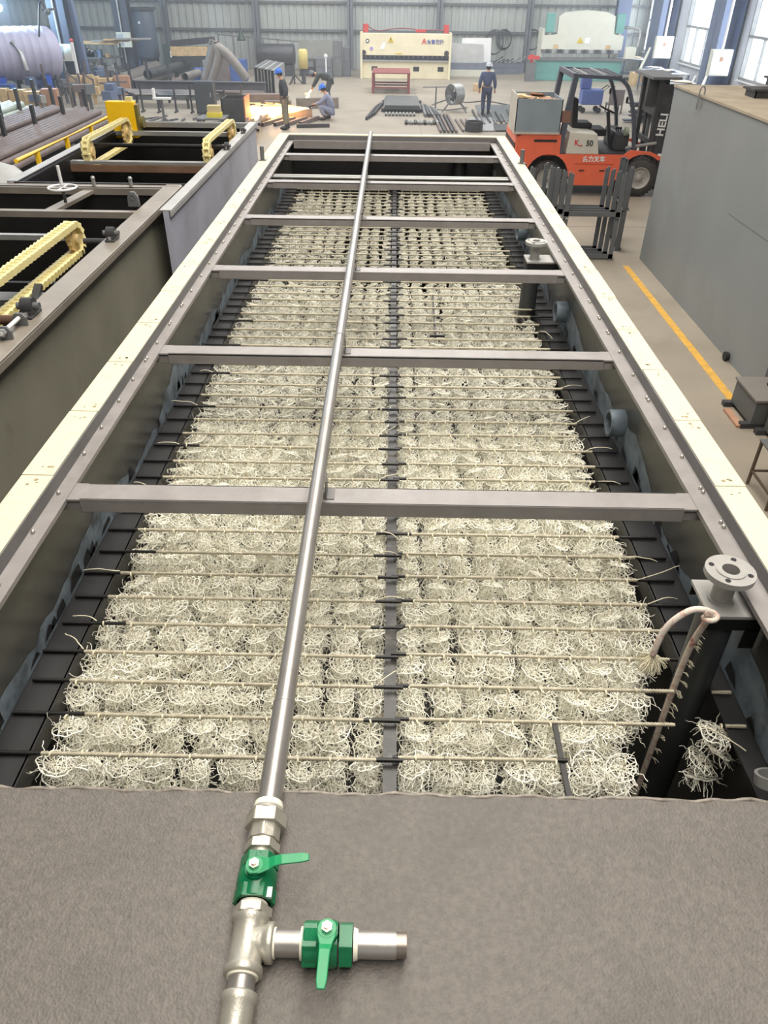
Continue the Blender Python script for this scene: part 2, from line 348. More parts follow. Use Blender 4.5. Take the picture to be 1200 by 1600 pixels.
fl.b2((XL0+.01, YE-.14, ZF-.02), (XR0-.01, YE-.02, ZF)).b2((XLF, YE-.17, ZF-.09), (XRF, YE-.14, ZF+.0))
for x in (XLI+.012, XRI-.012):
    y = 1.3
    while y < 10.2:
        for q in range(random.choice((1, 1, 2))): fl.ball((x+(.006 if x < 0 else -.006), y+q*.03, ZF+.006), .009, m=1, n=8, k=5)
        y += .27+random.uniform(-.04, .04)
fl.build('rim_flange', [rim_m, silver_m], T)
MB().b2((XLI-.012, 1.05, ZF), (XLI, YE-.09, ZT-.004)).build('rim_web', web_m, T)
MB().b2((XRI, 1.05, ZF), (XRI+.012, YE-.09, ZT-.004)).build('rim_web', web_m, T)
MB().b2((XLI, YE-.11, ZF), (XRI, YE-.1, ZT-.006)).build('rim_web', web_m, T)
for side in (0, 1):
    ys = [1.1, 1.40, 1.945] + [2.488+.5445*k for k in range(15)] + [YE]
    for k, (a, b) in enumerate(zip(ys, ys[1:])):
        x0, x1 = ((XL0, XLI-.005), (XRI+.005, XR0))[side]; j = random.uniform(-.003, .003)
        rb = MB().b2((x0+j, a+.003, ZF+.002), (x1+j, b-.003, ZT))
        for e in (a+.05, b-.05):
            for q in range(3):
                px = random.uniform(x0+.04, x1-.03); r_ = random.uniform(.003, .010); ey = e+random.uniform(-.02, .02); rb.cyl((px, ey, ZT-.001), (px, ey, ZT+.0006), r_, 7, 1)
        rb.build('rim_board', [cream_m, smudge_m], T)
MB().b2((XL0, YE-.09, ZF+.002), (XR0, YE+.004, ZT+.002)).build('rim_board', cream_m, T, bevel=.003)
# worn paint patches + black drips just over the ledge
for side in (0, 1):
    mb = MB(); bl = MB(); x = (XLI+.0165, XRI-.0165)[side]; s_ = (1, -1)[side]
    n = 150; ys = [1.1+(YE-1.4)*i/n for i in range(n+1)]
    top = [LED+.03+(.02+(.20+.14*side)*max(0, noise.noise(V(y*1.3, side*9, 3))+.25)+.05*noise.noise(V(y*9, 4, side))) for y in ys]
    vs = [(x, y, LED+.004) for y in ys]+[(x, y, max(LED+.02, t)) for y, t in zip(ys, top)]
    mb.add(vs, [(i, i+1, n+2+i, n+1+i) for i in range(n)])
    for i in range(46):
        y = random.uniform(1.2, 9.8); h = random.uniform(.02, .07); ww = random.uniform(.02, .07); z = LED+random.uniform(.01, .03)
        mb.add([(x+s_*.002, y-ww, z), (x+s_*.002, y+ww, z), (x+s_*.002, y+ww*random.uniform(.2, 1), z+h), (x+s_*.002, y-ww*random.uniform(.1, .7), z+h*random.uniform(.5, 1))], [(0, 1, 2, 3)], 1)
    mb.build('worn_patch', [worn_m, black_m], T)
# ledges, centre rail, cross beams
for a, b in ((XLI+.01, -1.20), (1.15, XRI-.01)):
    ys_ = 1.0 if a < 0 else 2.02; mb = MB().b2((a, ys_, LED-.012), (b, 9.95, LED-.002)); e = b if a < 0 else a; mb.b2((e-.006, ys_, LED-.09), (e+.006, 9.95, LED-.002))
    if a > 0: mb.b2((1.215, 1.0, LED-.012), (b, ys_, LED-.002))
    mb.build('ledge', ledge_m, T)
MB().b2((-.002, 1.0, LED-.07), (.044, 9.95, LED-.012)).build('centre_rail', crail_m, T)
MB().b2((XLI+.01, 9.95, 1.0), (XRI-.01, 9.98, LED-.01)).build('partition', black_m, T)
BY = [2.523, 3.941, 5.386, 6.804, 8.207, 9.64]
for k, y in enumerate(BY):
    MB().b2((XLF+.0, y-.118, ZF-.012), (XRF-.0, y, ZF-.0)).b2((XLF+.05, y-.118, ZF-.062), (XRF-.05, y-.108, ZF-.0)).b2((XLF+.05, y-.01, ZF-.062), (XRF-.05, y, ZF)).b2((XLI, y-.11, ZF-.06), (XLF+.05, y-.01, ZF-.02)).b2((XRF-.05, y-.11, ZF-.06), (XRI, y-.01, ZF-.02)).build('cross_beam', rim_m, T, bevel=.003)
for y in (8.52, 8.60): MB().cyl((XLI+.02, y, 2.40), (XRI-.02, y, 2.40), .013, 8).build('tie_rod', steell_m, T)
for x, y in ((-1.44, 8.85), (1.47-.06, 8.87)):
    MB().b2((x-.04, y-.035, ZT+.002), (x+.04, y+.035, ZT+.008)).cyl((x, y, ZT), (x, y, ZT+.14), .022, 12).build('rim_post', steelm_m, T)
# front deck
MB().b2((XL0+.02, Y0, ZT-.04), (XR0-.02, 1.075, ZT)).build('deck_plate', deck_m, T)
P = [(x, 1.077+.003*math.sin(x*23)+.002*math.sin(x*71), ZT-.004+.0025*math.sin(x*57)) for x in [-1.45+.02*i for i in range(145)]]
MB().tube(P, .006, 6).build('weld_bead', weld_m, T)
# flanged nozzles with brackets and dip pipes
def nozzle(x, y, label=None, full=True):
    nz = MB(); z = 2.52
    nz.ring((x, y, z-.014), (x, y, z+.008), .083, .029, 32); nz.ring((x, y, z+.008), (x, y, z+.012), .05, .029, 32)
    q = nz.build('flange', galv2_m, T)
    for k in range(4):
        t = PI/4+k*PI/2+.3; bh = MB(); bh.cyl((x+.063*math.cos(t), y+.063*math.sin(t), z+.0085), (x+.063*math.cos(t), y+.063*math.sin(t), z+.0095), .0095, 12); bh.build('bolt_hole', darkgl_m, q)
    MB().ring((x, y, 2.40), (x, y, z-.012), .036, .029, 24).ring((x, y, 2.396), (x, y, 2.404), .044, .03, 24).build('nozzle_neck', galv2_m, T)
    MB().b2((x-.068, y-.09, 2.385), (XRF+.06, y+.1, 2.397)).build('bracket_plate', galv2_m, T)
    MB().b2((x-.064, y-.092, 2.335), (XRF+.05, y-.087, 2.385)).b2((XRF+.0, y-.092, 2.25), (XRF+.05, y-.087, 2.34)).b2((XRF+.0, y-.087, 2.335), (XRF+.05, y+.097, 2.345)).b2((x-.064, y+.089, 2.335), (XRF+.05, y+.097, 2.385)).build('bracket_skirt', black_m, T)
    MB().cyl((x-.005, y-.02 if full else y+.02, .2), (x-.005, y-.02 if full else y+.02, 2.386), .066, 24).build('dip_pipe', dip_m, T)
galv2_m = M('grey primed flange', (168, 166, 162), .45, .1, var=.1, scale=12)
dip_m = M('black dip pipe', (60, 62, 64), .4, var=.2, scale=5)
nozzle(1.165, 1.93); nozzle(1.10, 5.79, full=False)
MB().cyl((.85, 10.3, .2), (.85, 10.3, 2.25), .09, 20).ring((.85, 10.3, 2.25), (.85, 10.3, 2.28), .13, .07, 20).build('dip_pipe', black_m, T)
# nozzles that come through the right wall near the ledge
for y in (3.62, 5.3, 7.4): MB().ring((XRI-.10, y, 2.16), (XRI-.0, y, 2.16), .075, .06, 20).build('wall_sleeve', worn_m, T)
# pale coil by the deck (corner right)
cp = G(1195, 1222, 2.1)
MB().ring((cp.x+.04, cp.y, 2.08), (cp.x+.04, cp.y+.02, 2.11), .062, .052, 28).ball((cp.x+.055, cp.y-.01, 2.12), .018).build('hatch_ring', steell_m, T)

# stirring rods welded on the bars
def rebar_mesh(x0, x1, dark, y=0, z=0):
    """ribbed bar; dark = list of (a,b) painted black"""
    mb = MB(); r = .0068
    cuts = sorted({x0, x1} | {e for d in dark for e in d if x0 < e < x1})
    for a, b in zip(cuts, cuts[1:]):
        md = (a+b)/2; m = 1 if any(p <= md <= q for p, q in dark) else 0
        mb.cyl((a, 0, 0), (b, 0, 0), r if m == 0 else r*1.1, 6, m, smooth=True)
        if x1-x0 > .3:
            x = a+.006
            while x < b-.004:
                mb.cyl((x, 0, 0), (x+.0045, .0, .0), r*1.28, 6, m, caps=True, smooth=True); x += .0115
    return mb
NR = 54; RY = [1.53+.1555*k for k in range(NR)]
RZ = LED+.008
protos = {}
for v in range(3):
    protos['l', v] = rebar_mesh(-1.32, .06, [(-1.32, -1.16+.05*v*(1 if v != 1 else -.4)), (-.03-.02*v, .06)]).build('ribbed_bar', [rebar_m, rebard_m], local=True)
    protos['r', v] = rebar_mesh(.03, 1.27, [(.03, .07+.02*v), (1.13-.02*v, 1.27)]).build('ribbed_bar', [rebar_m, rebard_m], local=True)
used = set()
for k, y in enumerate(RY):
    for sd in 'lr':
        v = (k*2+(sd == 'r')) % 3; p = protos[sd, v]
        if sd == 'r' and k == 0:
            o = rebar_mesh(.03, .62, [(.03, .05), (.585, .62)]).build('ribbed_bar', [rebar_m, rebard_m], local=True)
        elif sd == 'r' and k in (1, 2):
            mm = rebar_mesh(.03, (1.02, 1.06)[k-1], [(.03, .08)]); st_ = rebar_mesh((1.20, 1.20)[k-1], 1.27, [(1.235, 1.27)]); mm.add(st_.v, st_.f)
            o = mm.build('ribbed_bar', [rebar_m, rebard_m], local=True)
        elif (sd, v) not in used: o = p; used.add((sd, v))
        else: o = p.copy(); COL.objects.link(o)
        o.location = (random.uniform(-.012, .012), y+(.008 if sd == 'r' else 0)+random.uniform(-.006, .006), RZ+(0 if sd == 'l' else .001))
        o.rotation_euler = (random.uniform(0, 3), 0, random.uniform(-.006, .006))
        tag(o, 'ribbed steel bar carrying white packing, %s from the front deck, %s of the centre rail' % (ordn(k), 'left' if sd == 'l' else 'right'), 'bar', 'ribbed bars across the tank')
o = MB().bar((.60, 1.08, 1.99), (.605, 1.70, 2.0), .017, .017).build('spacer_bar', rebard_m); tag(o, 'short black bar running front to back between the two nearest right bars', 'bar')
o = MB().bar((.33, 5.15, 1.99), (.345, 6.05, 2.0), .014, .014).bar((.29, 5.2, 2.0), (.40, 5.2, 2.0), .016, .016).build('spacer_bar', rebard_m); tag(o, 'short black bar deep in the packing near the far flanged nozzle', 'bar')

# ------------------------------------------------------------------ hanging packing
def disc_mb(seed, lod):
    R_ = random.Random(seed); mb = MB(); ns = 3
    rad = .052; w = (.0022, .0023, .0026)[lod]
    nr = (22, 16, 10)[lod]
    dome = R_.uniform(-.012, .016)
    tilt = Matrix.Rotation(R_.uniform(-.45, .45), 3, 'X') @ Matrix.Rotation(R_.uniform(-.45, .45), 3, 'Y')
    def pt(t, r, z=0): return tilt @ V(r*math.cos(t), r*math.sin(t), z+dome*(1-(r/rad)**2))
    def ringp(r, amp, n): return [pt(2*PI*i/n, r*(1+R_.uniform(-amp, amp)), R_.uniform(-amp, amp)*.03) for i in range(n)]
    mb.tube(ringp(rad, .10, nr), w, ns, closed=True)
    mb.tube(ringp(rad*.68, .14, nr*2//3), w*.85, ns, closed=True)
    if lod < 2: mb.tube(ringp(rad*.36, .1, max(6, nr//3)), w*.85, ns, closed=True)
    for i in range((10, 8, 6)[lod]):
        t = 2*PI*(i+R_.uniform(-.2, .2))/(10, 8, 6)[lod]
        mb.tube([pt(t, .004), pt(t+R_.uniform(-.2, .2), rad*.5), pt(t+R_.uniform(-.1, .1), rad*1.02)], w*.9, ns, caps=False)
    # curly filaments that stand out and droop
    for i in range((42, 26, 10)[lod]):
        t = R_.uniform(0, 2*PI); r0 = rad*R_.uniform(.25, .95); p = pt(t, r0); d = V(math.cos(t)*R_.uniform(.1, 1)+R_.uniform(-.7, .7), math.sin(t)*R_.uniform(.1, 1)+R_.uniform(-.7, .7), R_.uniform(-.9, .7))
        P = [p]; st = R_.uniform(.008, .014)
        for q in range((5, 4, 3)[lod]):
            d = (d+V(R_.uniform(-.8, .8), R_.uniform(-.8, .8), R_.uniform(-.9, .45))).normalized(); P.append(P[-1]+d*st)
        if (p+d*st).length > .0: mb.tube(P, w*R_.uniform(.45, .7), ns, caps=False)
    return mb
ND = 8
dproto = []
for i in range(ND):
    dproto.append(disc_mb(i, 0 if i < 8 else 1).build('mesh_disc', media_m, local=True, recalc=False))
DZ = [-.045, -.105, -.165, -.225]
cordp = MB()
cordp.tube([(0, 0, .012), (.001, 0, -.05), (-.001, .001, -.12), (0, 0, -.29)], .0022, 4)
cordp.ring((-.003, 0, 0), (.003, 0, 0), .0115, .0085, 10)
cord0 = cordp.build('packing_string', cord_m, local=True)
LX = [.02-.075-.12*k for k in range(10)]; RX = [.02+.085+.1195*k for k in range(9)]
cells = []
for k, y in enumerate(RY):
    for c, x in enumerate(LX): cells.append((k, 'left', c, x, y))
    for c, x in enumerate(RX):
        cells.append((k, 'right', c, x, y))
cells = [c for c in cells if not (c[3] > (.86, .86, 1.0, 1.0)[c[0]] if c[0] < 4 else False) and not (abs(c[3]-1.10) < .12 and abs(c[4]-5.81) < .12)]
cells.sort(key=lambda c: c[0])
near, rest = cells[:300], cells[300:]
first = True
for n, (k, sd, c, x, y) in enumerate(near):
    o = cord0 if n == 0 else cord0.copy()
    if n: COL.objects.link(o)
    o.location = (x+random.uniform(-.014, .014), y+random.uniform(-.01, .01), RZ-.002); o.rotation_euler = (0, 0, random.uniform(-.3, .3))
    tag(o, 'white packing string, %s %s of the centre rail on the %s bar from the deck' % (ordn(c), sd, ordn(k)), 'packing string', 'white packing strings hanging from the bars')
    edge = (sd == 'left' and c == 9) or (sd == 'right' and c == 8)
    zs = DZ+([-.285, -.345] if edge else [])
    for q, z in enumerate(zs):
        i = (n*5+q*3+random.randrange(ND)) % ND; src = dproto[i]
        if src.parent is None: d = src
        else: d = src.copy(); COL.objects.link(d)
        d.parent = o; d.location = (random.uniform(-.006, .006), random.uniform(-.006, .006), z+random.uniform(-.012, .012)); d.rotation_euler = (0, 0, random.uniform(0, 2*PI))
        s_ = random.uniform(.98, 1.2); d.scale = (s_*.93, s_*.96, s_*1.1)
# the farther strings as one body
fm = [disc_mb(100+i, 1 if i < 5 else 2) for i in range(10)]
vs = []; fs = []; base = 0
import numpy as np
FV = [(np.array(m.v, dtype=np.float32), np.array([f for f in m.f if len(f) == 4], dtype=np.int32)) for m in fm]
AV = []; AF = []; off = 0
for (k, sd, c, x, y) in rest:
    farr = y > 6.2
    x += random.uniform(-.014, .014); y += random.uniform(-.01, .01)
    for z in ([-.062, -.125, -.19] if farr else DZ):
        v, f = FV[random.randrange(5, 10) if farr else random.randrange(0, 5)]
        t = random.uniform(0, 2*PI); ct, st = math.cos(t), math.sin(t); s_ = random.uniform(.96, 1.16)*(max(.80, 1.0-.075*(y-6.2)) if farr else 1)
        R2 = np.array([[ct*.9, st*.93, 0], [-st*.9, ct*.93, 0], [0, 0, 1.1]], dtype=np.float32)*s_
        AV.append(v @ R2+np.array([x, y, RZ+z+random.uniform(-.012, .012)], dtype=np.float32)); AF.append(f+off); off += len(v)
    h = .0022
    q = np.array([[x-h, y, RZ], [x+h, y, RZ], [x+h, y, RZ-.29], [x-h, y, RZ-.29], [x, y-h, RZ], [x, y+h, RZ], [x, y+h, RZ-.29], [x, y-h, RZ-.29]], dtype=np.float32)
    AV.append(q); AF.append(np.array([[0, 1, 2, 3], [4, 5, 6, 7]], dtype=np.int32)+off); off += 8
AV = np.concatenate(AV); AF = np.concatenate(AF); me = bpy.data.meshes.new('packing_mass')
me.vertices.add(len(AV)); me.vertices.foreach_set('co', AV.ravel()); me.loops.add(AF.size); me.loops.foreach_set('vertex_index', AF.ravel())
me.polygons.add(len(AF)); me.polygons.foreach_set('loop_start', np.arange(0, AF.size, 4, dtype=np.int32)); me.update(calc_edges=True); me.materials.append(media_m)
o = bpy.data.objects.new('packing_mass', me); COL.objects.link(o)
tag(o, 'dense field of white packing strings filling the farther two thirds of the tank', 'packing', kind='stuff')

# loose cord ends
def cord_end(p, d, ln, label, bend=-.6):
    P = [V(p)]; d = V(d).normalized()
    for i in range(7): d = (d+V(random.uniform(-.2, .2), random.uniform(-.25, .25), bend*.25+random.uniform(-.12, .12))).normalized(); P.append(P[-1]+d*ln/7)
    P = [V(q.x, q.y, max(q.z, LED+.004)) for q in P]
    tag(MB().tube(P, .0022, 5).build('loose_twine', cord_m), label, 'cord', 'loose white cord ends along the tank ledges')
for k in (3, 4, 6, 10, 13, 16, 19):
    cord_end((-1.17, RY[k], RZ+.012), (-1, random.uniform(-.7, .7), .8), random.uniform(.1, .17), 'loose white cord end over the left ledge at the %s bar from the deck' % ordn(k))
for k in (1, 5, 6, 7, 9, 11, 13, 15, 18, 21, 24):
    cord_end((1.10, RY[k], RZ+.012), (1, random.uniform(-.8, .5), .7), random.uniform(.12, .2), 'loose white cord end over the right ledge at the %s bar from the deck' % ordn(k))
for k in (2, 5, 7, 8, 9, 11, 14, 16):
    cord_end((-.03, RY[k], RZ+.012), (1, random.uniform(-.6, .3), .6), random.uniform(.08, .12), 'loose white cord end over the centre rail at the %s bar from the deck' % ordn(k))

# rope on the near dip pipe
rp_ = [V(1.10, 1.835, 2.41), V(1.09, 1.84, 2.36), V(1.083, 1.86, 2.25), V(1.082, 1.872, 2.1), V(1.081, 1.874, 1.9), V(1.081, 1.874, 1.7), V(1.081, 1.875, 1.5), V(1.081, 1.875, 1.2)]
lp = [V(1.10, 1.835, 2.41), V(1.075, 1.835, 2.43), V(1.03, 1.84, 2.425), V(.985, 1.835, 2.39), V(.955, 1.83, 2.34), V(.94, 1.82, 2.28), V(.935, 1.815, 2.235)]
def smooth(P, n=4):
    out = []
    for i in range(len(P)-1):
        a = P[max(i-1, 0)]; b = P[i]; c = P[i+1]; d = P[min(i+2, len(P)-1)]
        for k in range(n):
            t = k/n; out.append(.5*((2*b)+(c-a)*t+(2*a-5*b+4*c-d)*t*t+(3*b-a-3*c+d)*t**3))
    return out+[P[-1]]
rt = thing('rope', 'white rope with red flecks tied down the black pipe under the near flange', 'rope', (1.08, 1.86, 1.2))
MB().tube(smooth(rp_), .0115, 10).tube(smooth(lp), .0115, 10).build('rope_length', rope_m, rt)
kn = MB().tube([V(1.095, 1.832, 2.395)+V(.021*math.cos(a*.52), .016*math.sin(a*.52)-.003, .0022*a-.012) for a in range(20)], .0095, 8).build('knot', rope_m, rt)
fr = MB(); R_ = random.Random(4)
for i in range(120):
    d = V(R_.uniform(-.9, .9), R_.uniform(-.7, .4), -R_.uniform(.3, 1)).normalized(); p = V(.935, 1.82, 2.235); P = [p]
    for q in range(4): d = (d+V(R_.uniform(-.4, .4), R_.uniform(-.4, .4), R_.uniform(-.5, .1))).normalized(); P.append(P[-1]+d*.02)
    fr.tube(P, .0009, 3, caps=False)
for t in range(26):
    z = 2.34-R_.uniform(0, .95)
    for q in range(3):
        d = V(R_.uniform(.2, 1), R_.uniform(-1, -.2), R_.uniform(-.6, .6)).normalized(); w_ = R_.uniform(.5, 1.3); fr.tube([V(1.088, 1.868, z), V(1.09, 1.864, z)+d*.015*w_, V(1.09, 1.864, z-.008)+d*.026*w_], .0009, 3, caps=False)
fr.build('frayed_end', cord_m, rt)
# lone string right of the dip pipe
o = cord0.copy(); COL.objects.link(o); o.location = (1.19, 1.69, RZ); tag(o, 'lone white packing string hanging right of the near black pipe', 'packing string', 'white packing strings hanging from the bars')
for q, z in enumerate((-.04, -.12, -.2, -.28)):
    d = dproto[q].copy(); COL.objects.link(d); d.parent = o; d.location = (random.uniform(-.02, .02), 0, z); d.rotation_euler = (.3*q-.4, .3, q); d.scale = (1.1,)*3

# ------------------------------------------------------------------ water pipe with valves
px_, pz = -.272, 2.53
Wp = thing('water_pipe', 'galvanised water pipe lying over the cross beams with two green ball valves', 'pipe', (px_, 5, ZT))
A_ = lambda y: V(px_+(-.006*(y-1) if y > 1 else 0)*.45, y, pz+.006)
pp = MB().cyl(A_(1.0), A_(1.32), .0288, 32).cyl(A_(1.32), A_(3.86), .0272, 32).ring(A_(1.316), A_(1.324), .0295, .02, 32).ring(A_(3.85), A_(3.87), .029, .02, 28).cyl(A_(3.86), A_(10.45), .0272, 28)
pp.build('long_pipe', galv_m, Wp)
hexn = lambda mb, y0, y1, r, m=0, x=px_, z=pz+.006: mb.cyl((x, y0, z), (x, y1, z), r, 6, m, phase=PI/6*0)
mb = MB().cyl((px_, .985, pz+.006), (px_, 1.02, pz+.006), .038, 32, r2=.034)
mb.build('union_collar', tape_m, Wp)
mb = MB(); hexn(mb, .958, .990, .049); mb.cyl((px_, .99, pz+.006), (px_, 1.005, pz+.006), .044, 24, r2=.036); mb.build('union_nut', cast_m, Wp, bevel=.003)
mb = MB().cyl((px_, .925, pz+.006), (px_, .958, pz+.006), .037, 8, smooth=False); mb.cyl((px_, .918, pz+.006), (px_, .93, pz+.006), .032, 20); mb.build('union_body', cast_m, Wp, bevel=.003)
mb = MB(); hexn(mb, .898, .918, .041); mb.cyl((px_, .885, pz+.006), (px_, .9, pz+.006), .03, 20); mb.build('bushing', cast_m, Wp, bevel=.002)
def valve(c, ax, hd, hl, label):
    """c: centre, ax: flow axis, hd: lever direction"""
    c = V(c); ax = V(ax); hd = V(hd)
    b = MB(); L2 = .050
    b.lathe([(.0, -L2), (.036, -L2), (.042, -L2+.002), (.042, -.018), (.044, -.014), (.044, .012), (.041, .018), (.041, .02)], c, ax, 24)
    b.cyl(c-ax*L2, c-ax*.022, .046, 6); b.cyl(c+ax*.024, c+ax*L2, .044, 6)
    b.cyl(c+ax*.0+V(0, 0, .03), c+V(0, 0, .052), .021, 20); b.cyl(c+V(0, 0, .052), c+V(0, 0, .06), .017, 20)
    q = b.build('ball_valve', green_m, Wp, bevel=.002)
    h = MB(); z = .064; o_ = c+V(0, 0, z); sd = V(-hd.y, hd.x, 0)
    secs = [(-.017, .012, 0), (-.01, .018, 0), (.012, .019, 0), (.032, .013, .002), (.045, .0115, .010), (.06, .011, .013), (.105, .0105, .013), (.12, .0075, .012)]
    vs = []
    for t, w_, dz in secs:
        for s1, s2 in ((-1, -1), (1, -1), (1, 1), (-1, 1)): vs.append(o_+hd*t*hl+sd*w_*s1+V(0, 0, dz+s2*.0028))
    n = len(secs); fs = [(i*4+j, i*4+(j+1) % 4, (i+1)*4+(j+1) % 4, (i+1)*4+j) for i in range(n-1) for j in range(4)]+[(0, 1, 2, 3), (4*n-1, 4*n-2, 4*n-3, 4*n-4)]
    h.add(vs, fs); h.cyl(o_-V(0, 0, .004), o_+V(0, 0, .004), .0185, 18); h.build('lever', greenl_m, q, bevel=.0018)
    MB().cyl(o_+V(0, 0, .004), o_+V(0, 0, .012), .0115, 6).cyl(o_+V(0, 0, .012), o_+V(0, 0, .018), .0065, 12).build('lever_nut', silver_m, q)
    return q
q = valve((px_, .835, pz+.006), (0, 1, 0), (.99, .12, 0), .98, '')
MB().b2((px_+.026, .786, pz+.027), (px_+.040, .808, pz+.036)).build('label_foil', zinc_m, q)
MB().cyl((px_, .77, pz+.006), (px_, .79, pz+.006), .031, 20).build('sealing_tape', tape_m, Wp)
mb = MB(); hexn(mb, .757, .775, .0425); mb.build('bushing', cast_m, Wp, bevel=.002)
# tee
tz = pz+.006; ty = .708
mb = MB(); mb.lathe([(.028, .05), (.037, .052), (.039, .048), (.039, .038), (.0345, .034), (.0335, 0), (.0345, -.045), (.039, -.049), (.039, -.062), (.036, -.064), (.029, -.064)], (px_, ty, tz), (0, 1, 0), 32)
mb.lathe([(.033, .0), (.033, .03), (.0345, .036), (.039, .04), (.039, .052), (.036, .054), (.027, .054)], (px_, ty, tz), (1, 0, 0), 32)
mb.build('tee_fitting', cast_m, Wp)
MB().cyl((px_+.05, ty, tz), (-.156, ty, tz), .0262, 28).build('nipple', galv_m, Wp)
MB().cyl((px_+.053, ty, tz), (px_+.058, ty, tz), .0292, 20).build('sealing_tape', tape_m, Wp); MB().cyl((-.163, ty, tz), (-.154, ty, tz), .031, 20).build('sealing_tape', tape_m, Wp); MB().cyl((-.055, ty, tz), (-.046, ty, tz), .031, 20, r2=.028).build('sealing_tape', tape_m, Wp)
valve((-.107, ty, tz), (1, 0, 0), (-.03, -1, 0), .95, '')
e = MB().ring((-.05, ty, tz), (.032, ty, tz), .0262, .021, 28)
e.build('nipple', galv_m, Wp)
t_ = MB().ring((.03, ty, tz), (.053, ty, tz), .0236, .020, 24)
for k in range(7): t_.ring((.032+k*.003, ty, tz), (.0334+k*.003, ty, tz), .0248, .022, 24)
t_.build('threaded_end', thread_m, Wp)
MB().ring((px_, ty-.068, tz), (px_, ty-.062, tz), .0315, .02, 24).build('sealing_tape', tape_m, Wp)
MB().cyl((px_, .595, tz), (px_, .65, tz), .0268, 28).build('nipple', galv_m, Wp)
mb = MB().lathe([(.027, .612), (.034, .612), (.036, .607), (.036, .596), (.032, .592), (.031, .50), (.031, .40)], (px_, 0, tz), (0, 1, 0), 32); mb.build('elbow', cast_m, Wp)
MB().cyl((px_, -.3, tz), (px_, .42, tz), .0268, 28).build('nipple', galv_m, Wp)
for y in BY:
    a = A_(y-.03)
    MB().b2((a.x+.026, y-.09, ZF), (a.x+.03, y-.02, ZF+.085)).b2((a.x+.026, y-.09, ZF), (a.x+.06, y-.02, ZF+.004)).build('pipe_bracket', web_m, Wp)

# ------------------------------------------------------------------ left tanks
def frame_tank(name, label, x0, x1, y0, y1, zt, face, rim, th=.02, lip=.13, fwd=False):
    t = thing(name, label, 'tank', ((x0+x1)/2, (y0+y1)/2, 0))
    MB().b2((x1-lip*.5-th, y0, .1), (x1-lip*.5+.03, y1, zt)).build('side_wall', face, t)
    yl = 7.64 if fwd else y0; MB().b2((x0+lip*.5-.03, yl, .1), (x0+lip*.5+th, y1, zt)).build('side_wall', face, t)
    MB().b2((x0+.07, y1-.05, .1), (x1-.07, y1-.01, zt)).build('end_wall', black_m, t)
    ye = y0 if not fwd else 7.64; MB().b2((x0+.07, ye, .1), (x1-.08, ye+.03, zt)).build('end_wall', black_m, t)
    MB().b2((x0+.07, yl, .1), (x1-.08, y1, .14)).build('tank_bottom', black_m, t)
    MB().b2((x1-lip-.0, y0, zt), (x1, y1+.02, zt+.012)).b2((x1-.014, y0, zt-.05), (x1, y1+.02, zt)).build('rim_angle', rim, t, bevel=.006)
    MB().b2((x0, yl, zt), (x0+lip, y1+.02, zt+.012)).b2((x0, yl, zt-.05), (x0+.014, y1+.02, zt)).build('rim_angle', rim, t, bevel=.006)
    return t
L1 = frame_tank('steel_tank', 'nearer olive grey open tank at the left, with a looped cream chain', -4.9, -2.03, .2, 7.55, 2.49, lt_face_m, lt_rim_m, lip=.17)
lblack = MB().b2((-2.165, .25, .2), (-2.155, 7.3, 2.44)).build('inner_coating', black_m, L1)
def flat(t, p0, p1, w, h, mat, nm='cross_member'): return MB().bar(p0, p1, w, h).build(nm, mat, t)
z = 2.46
flat(L1, (-4.85, 7.56, z), (-2.1, 7.56, z), .16, .06, lt_rim_m, 'rim_angle')
flat(L1, (-4.85, 6.66, z), (-2.15, 6.66, z), .07, .05, lt_rim_m)
flat(L1, (-4.85, 6.02, z-.02), (-2.5, 6.02, z-.02), .05, .04, steell_m)
flat(L1, (-2.99, 6.68, z), (-2.9, 7.5, z), .10, .03, lt_rim_m)
flat(L1, (-4.85, 4.85, 2.36), (-2.2, 4.85, 2.36), .16, .04, steelm_m)
flat(L1, (-4.85, 5.6, 2.2), (-2.2, 5.6, 2.2), .04, .04, black_m)
flat(L1, (-2.40, 4.95, 2.42), (-2.36, 4.6, 2.30), .05, .03, steeld_m, 'corner_bracket')
MB().lathe([(.07, 0), (.075, .01), (.07, .02)], (-2.26, 6.82, 2.56), (0, 1, 0), 4)
mb = MB(); mb.prism([(-.05, 0), (.05, 0), (.045, .10), (.02, .15), (-.02, .15), (-.045, .10)], 6.80, 6.83, 'y'); 
for i in range(len(mb.v)): mb.v[i] = (mb.v[i][0]-2.27, mb.v[i][1], mb.v[i][2]*.8+2.49)
mb.ring((-2.27, 6.795, 2.57), (-2.27, 6.835, 2.57), .026, .016, 14)
mb.build('lifting_lug', steelm_m, L1)
for px, py in ((150, 287), (206, 289)): p = G(px, py, 2.5); p.y = 7.56; MB().cyl((p.x, p.y, 2.48), (p.x, p.y, 2.56), .018, 10).ball((p.x, p.y, 2.56), .022, n=10, k=6).build('rim_bolt', steell_m, L1)
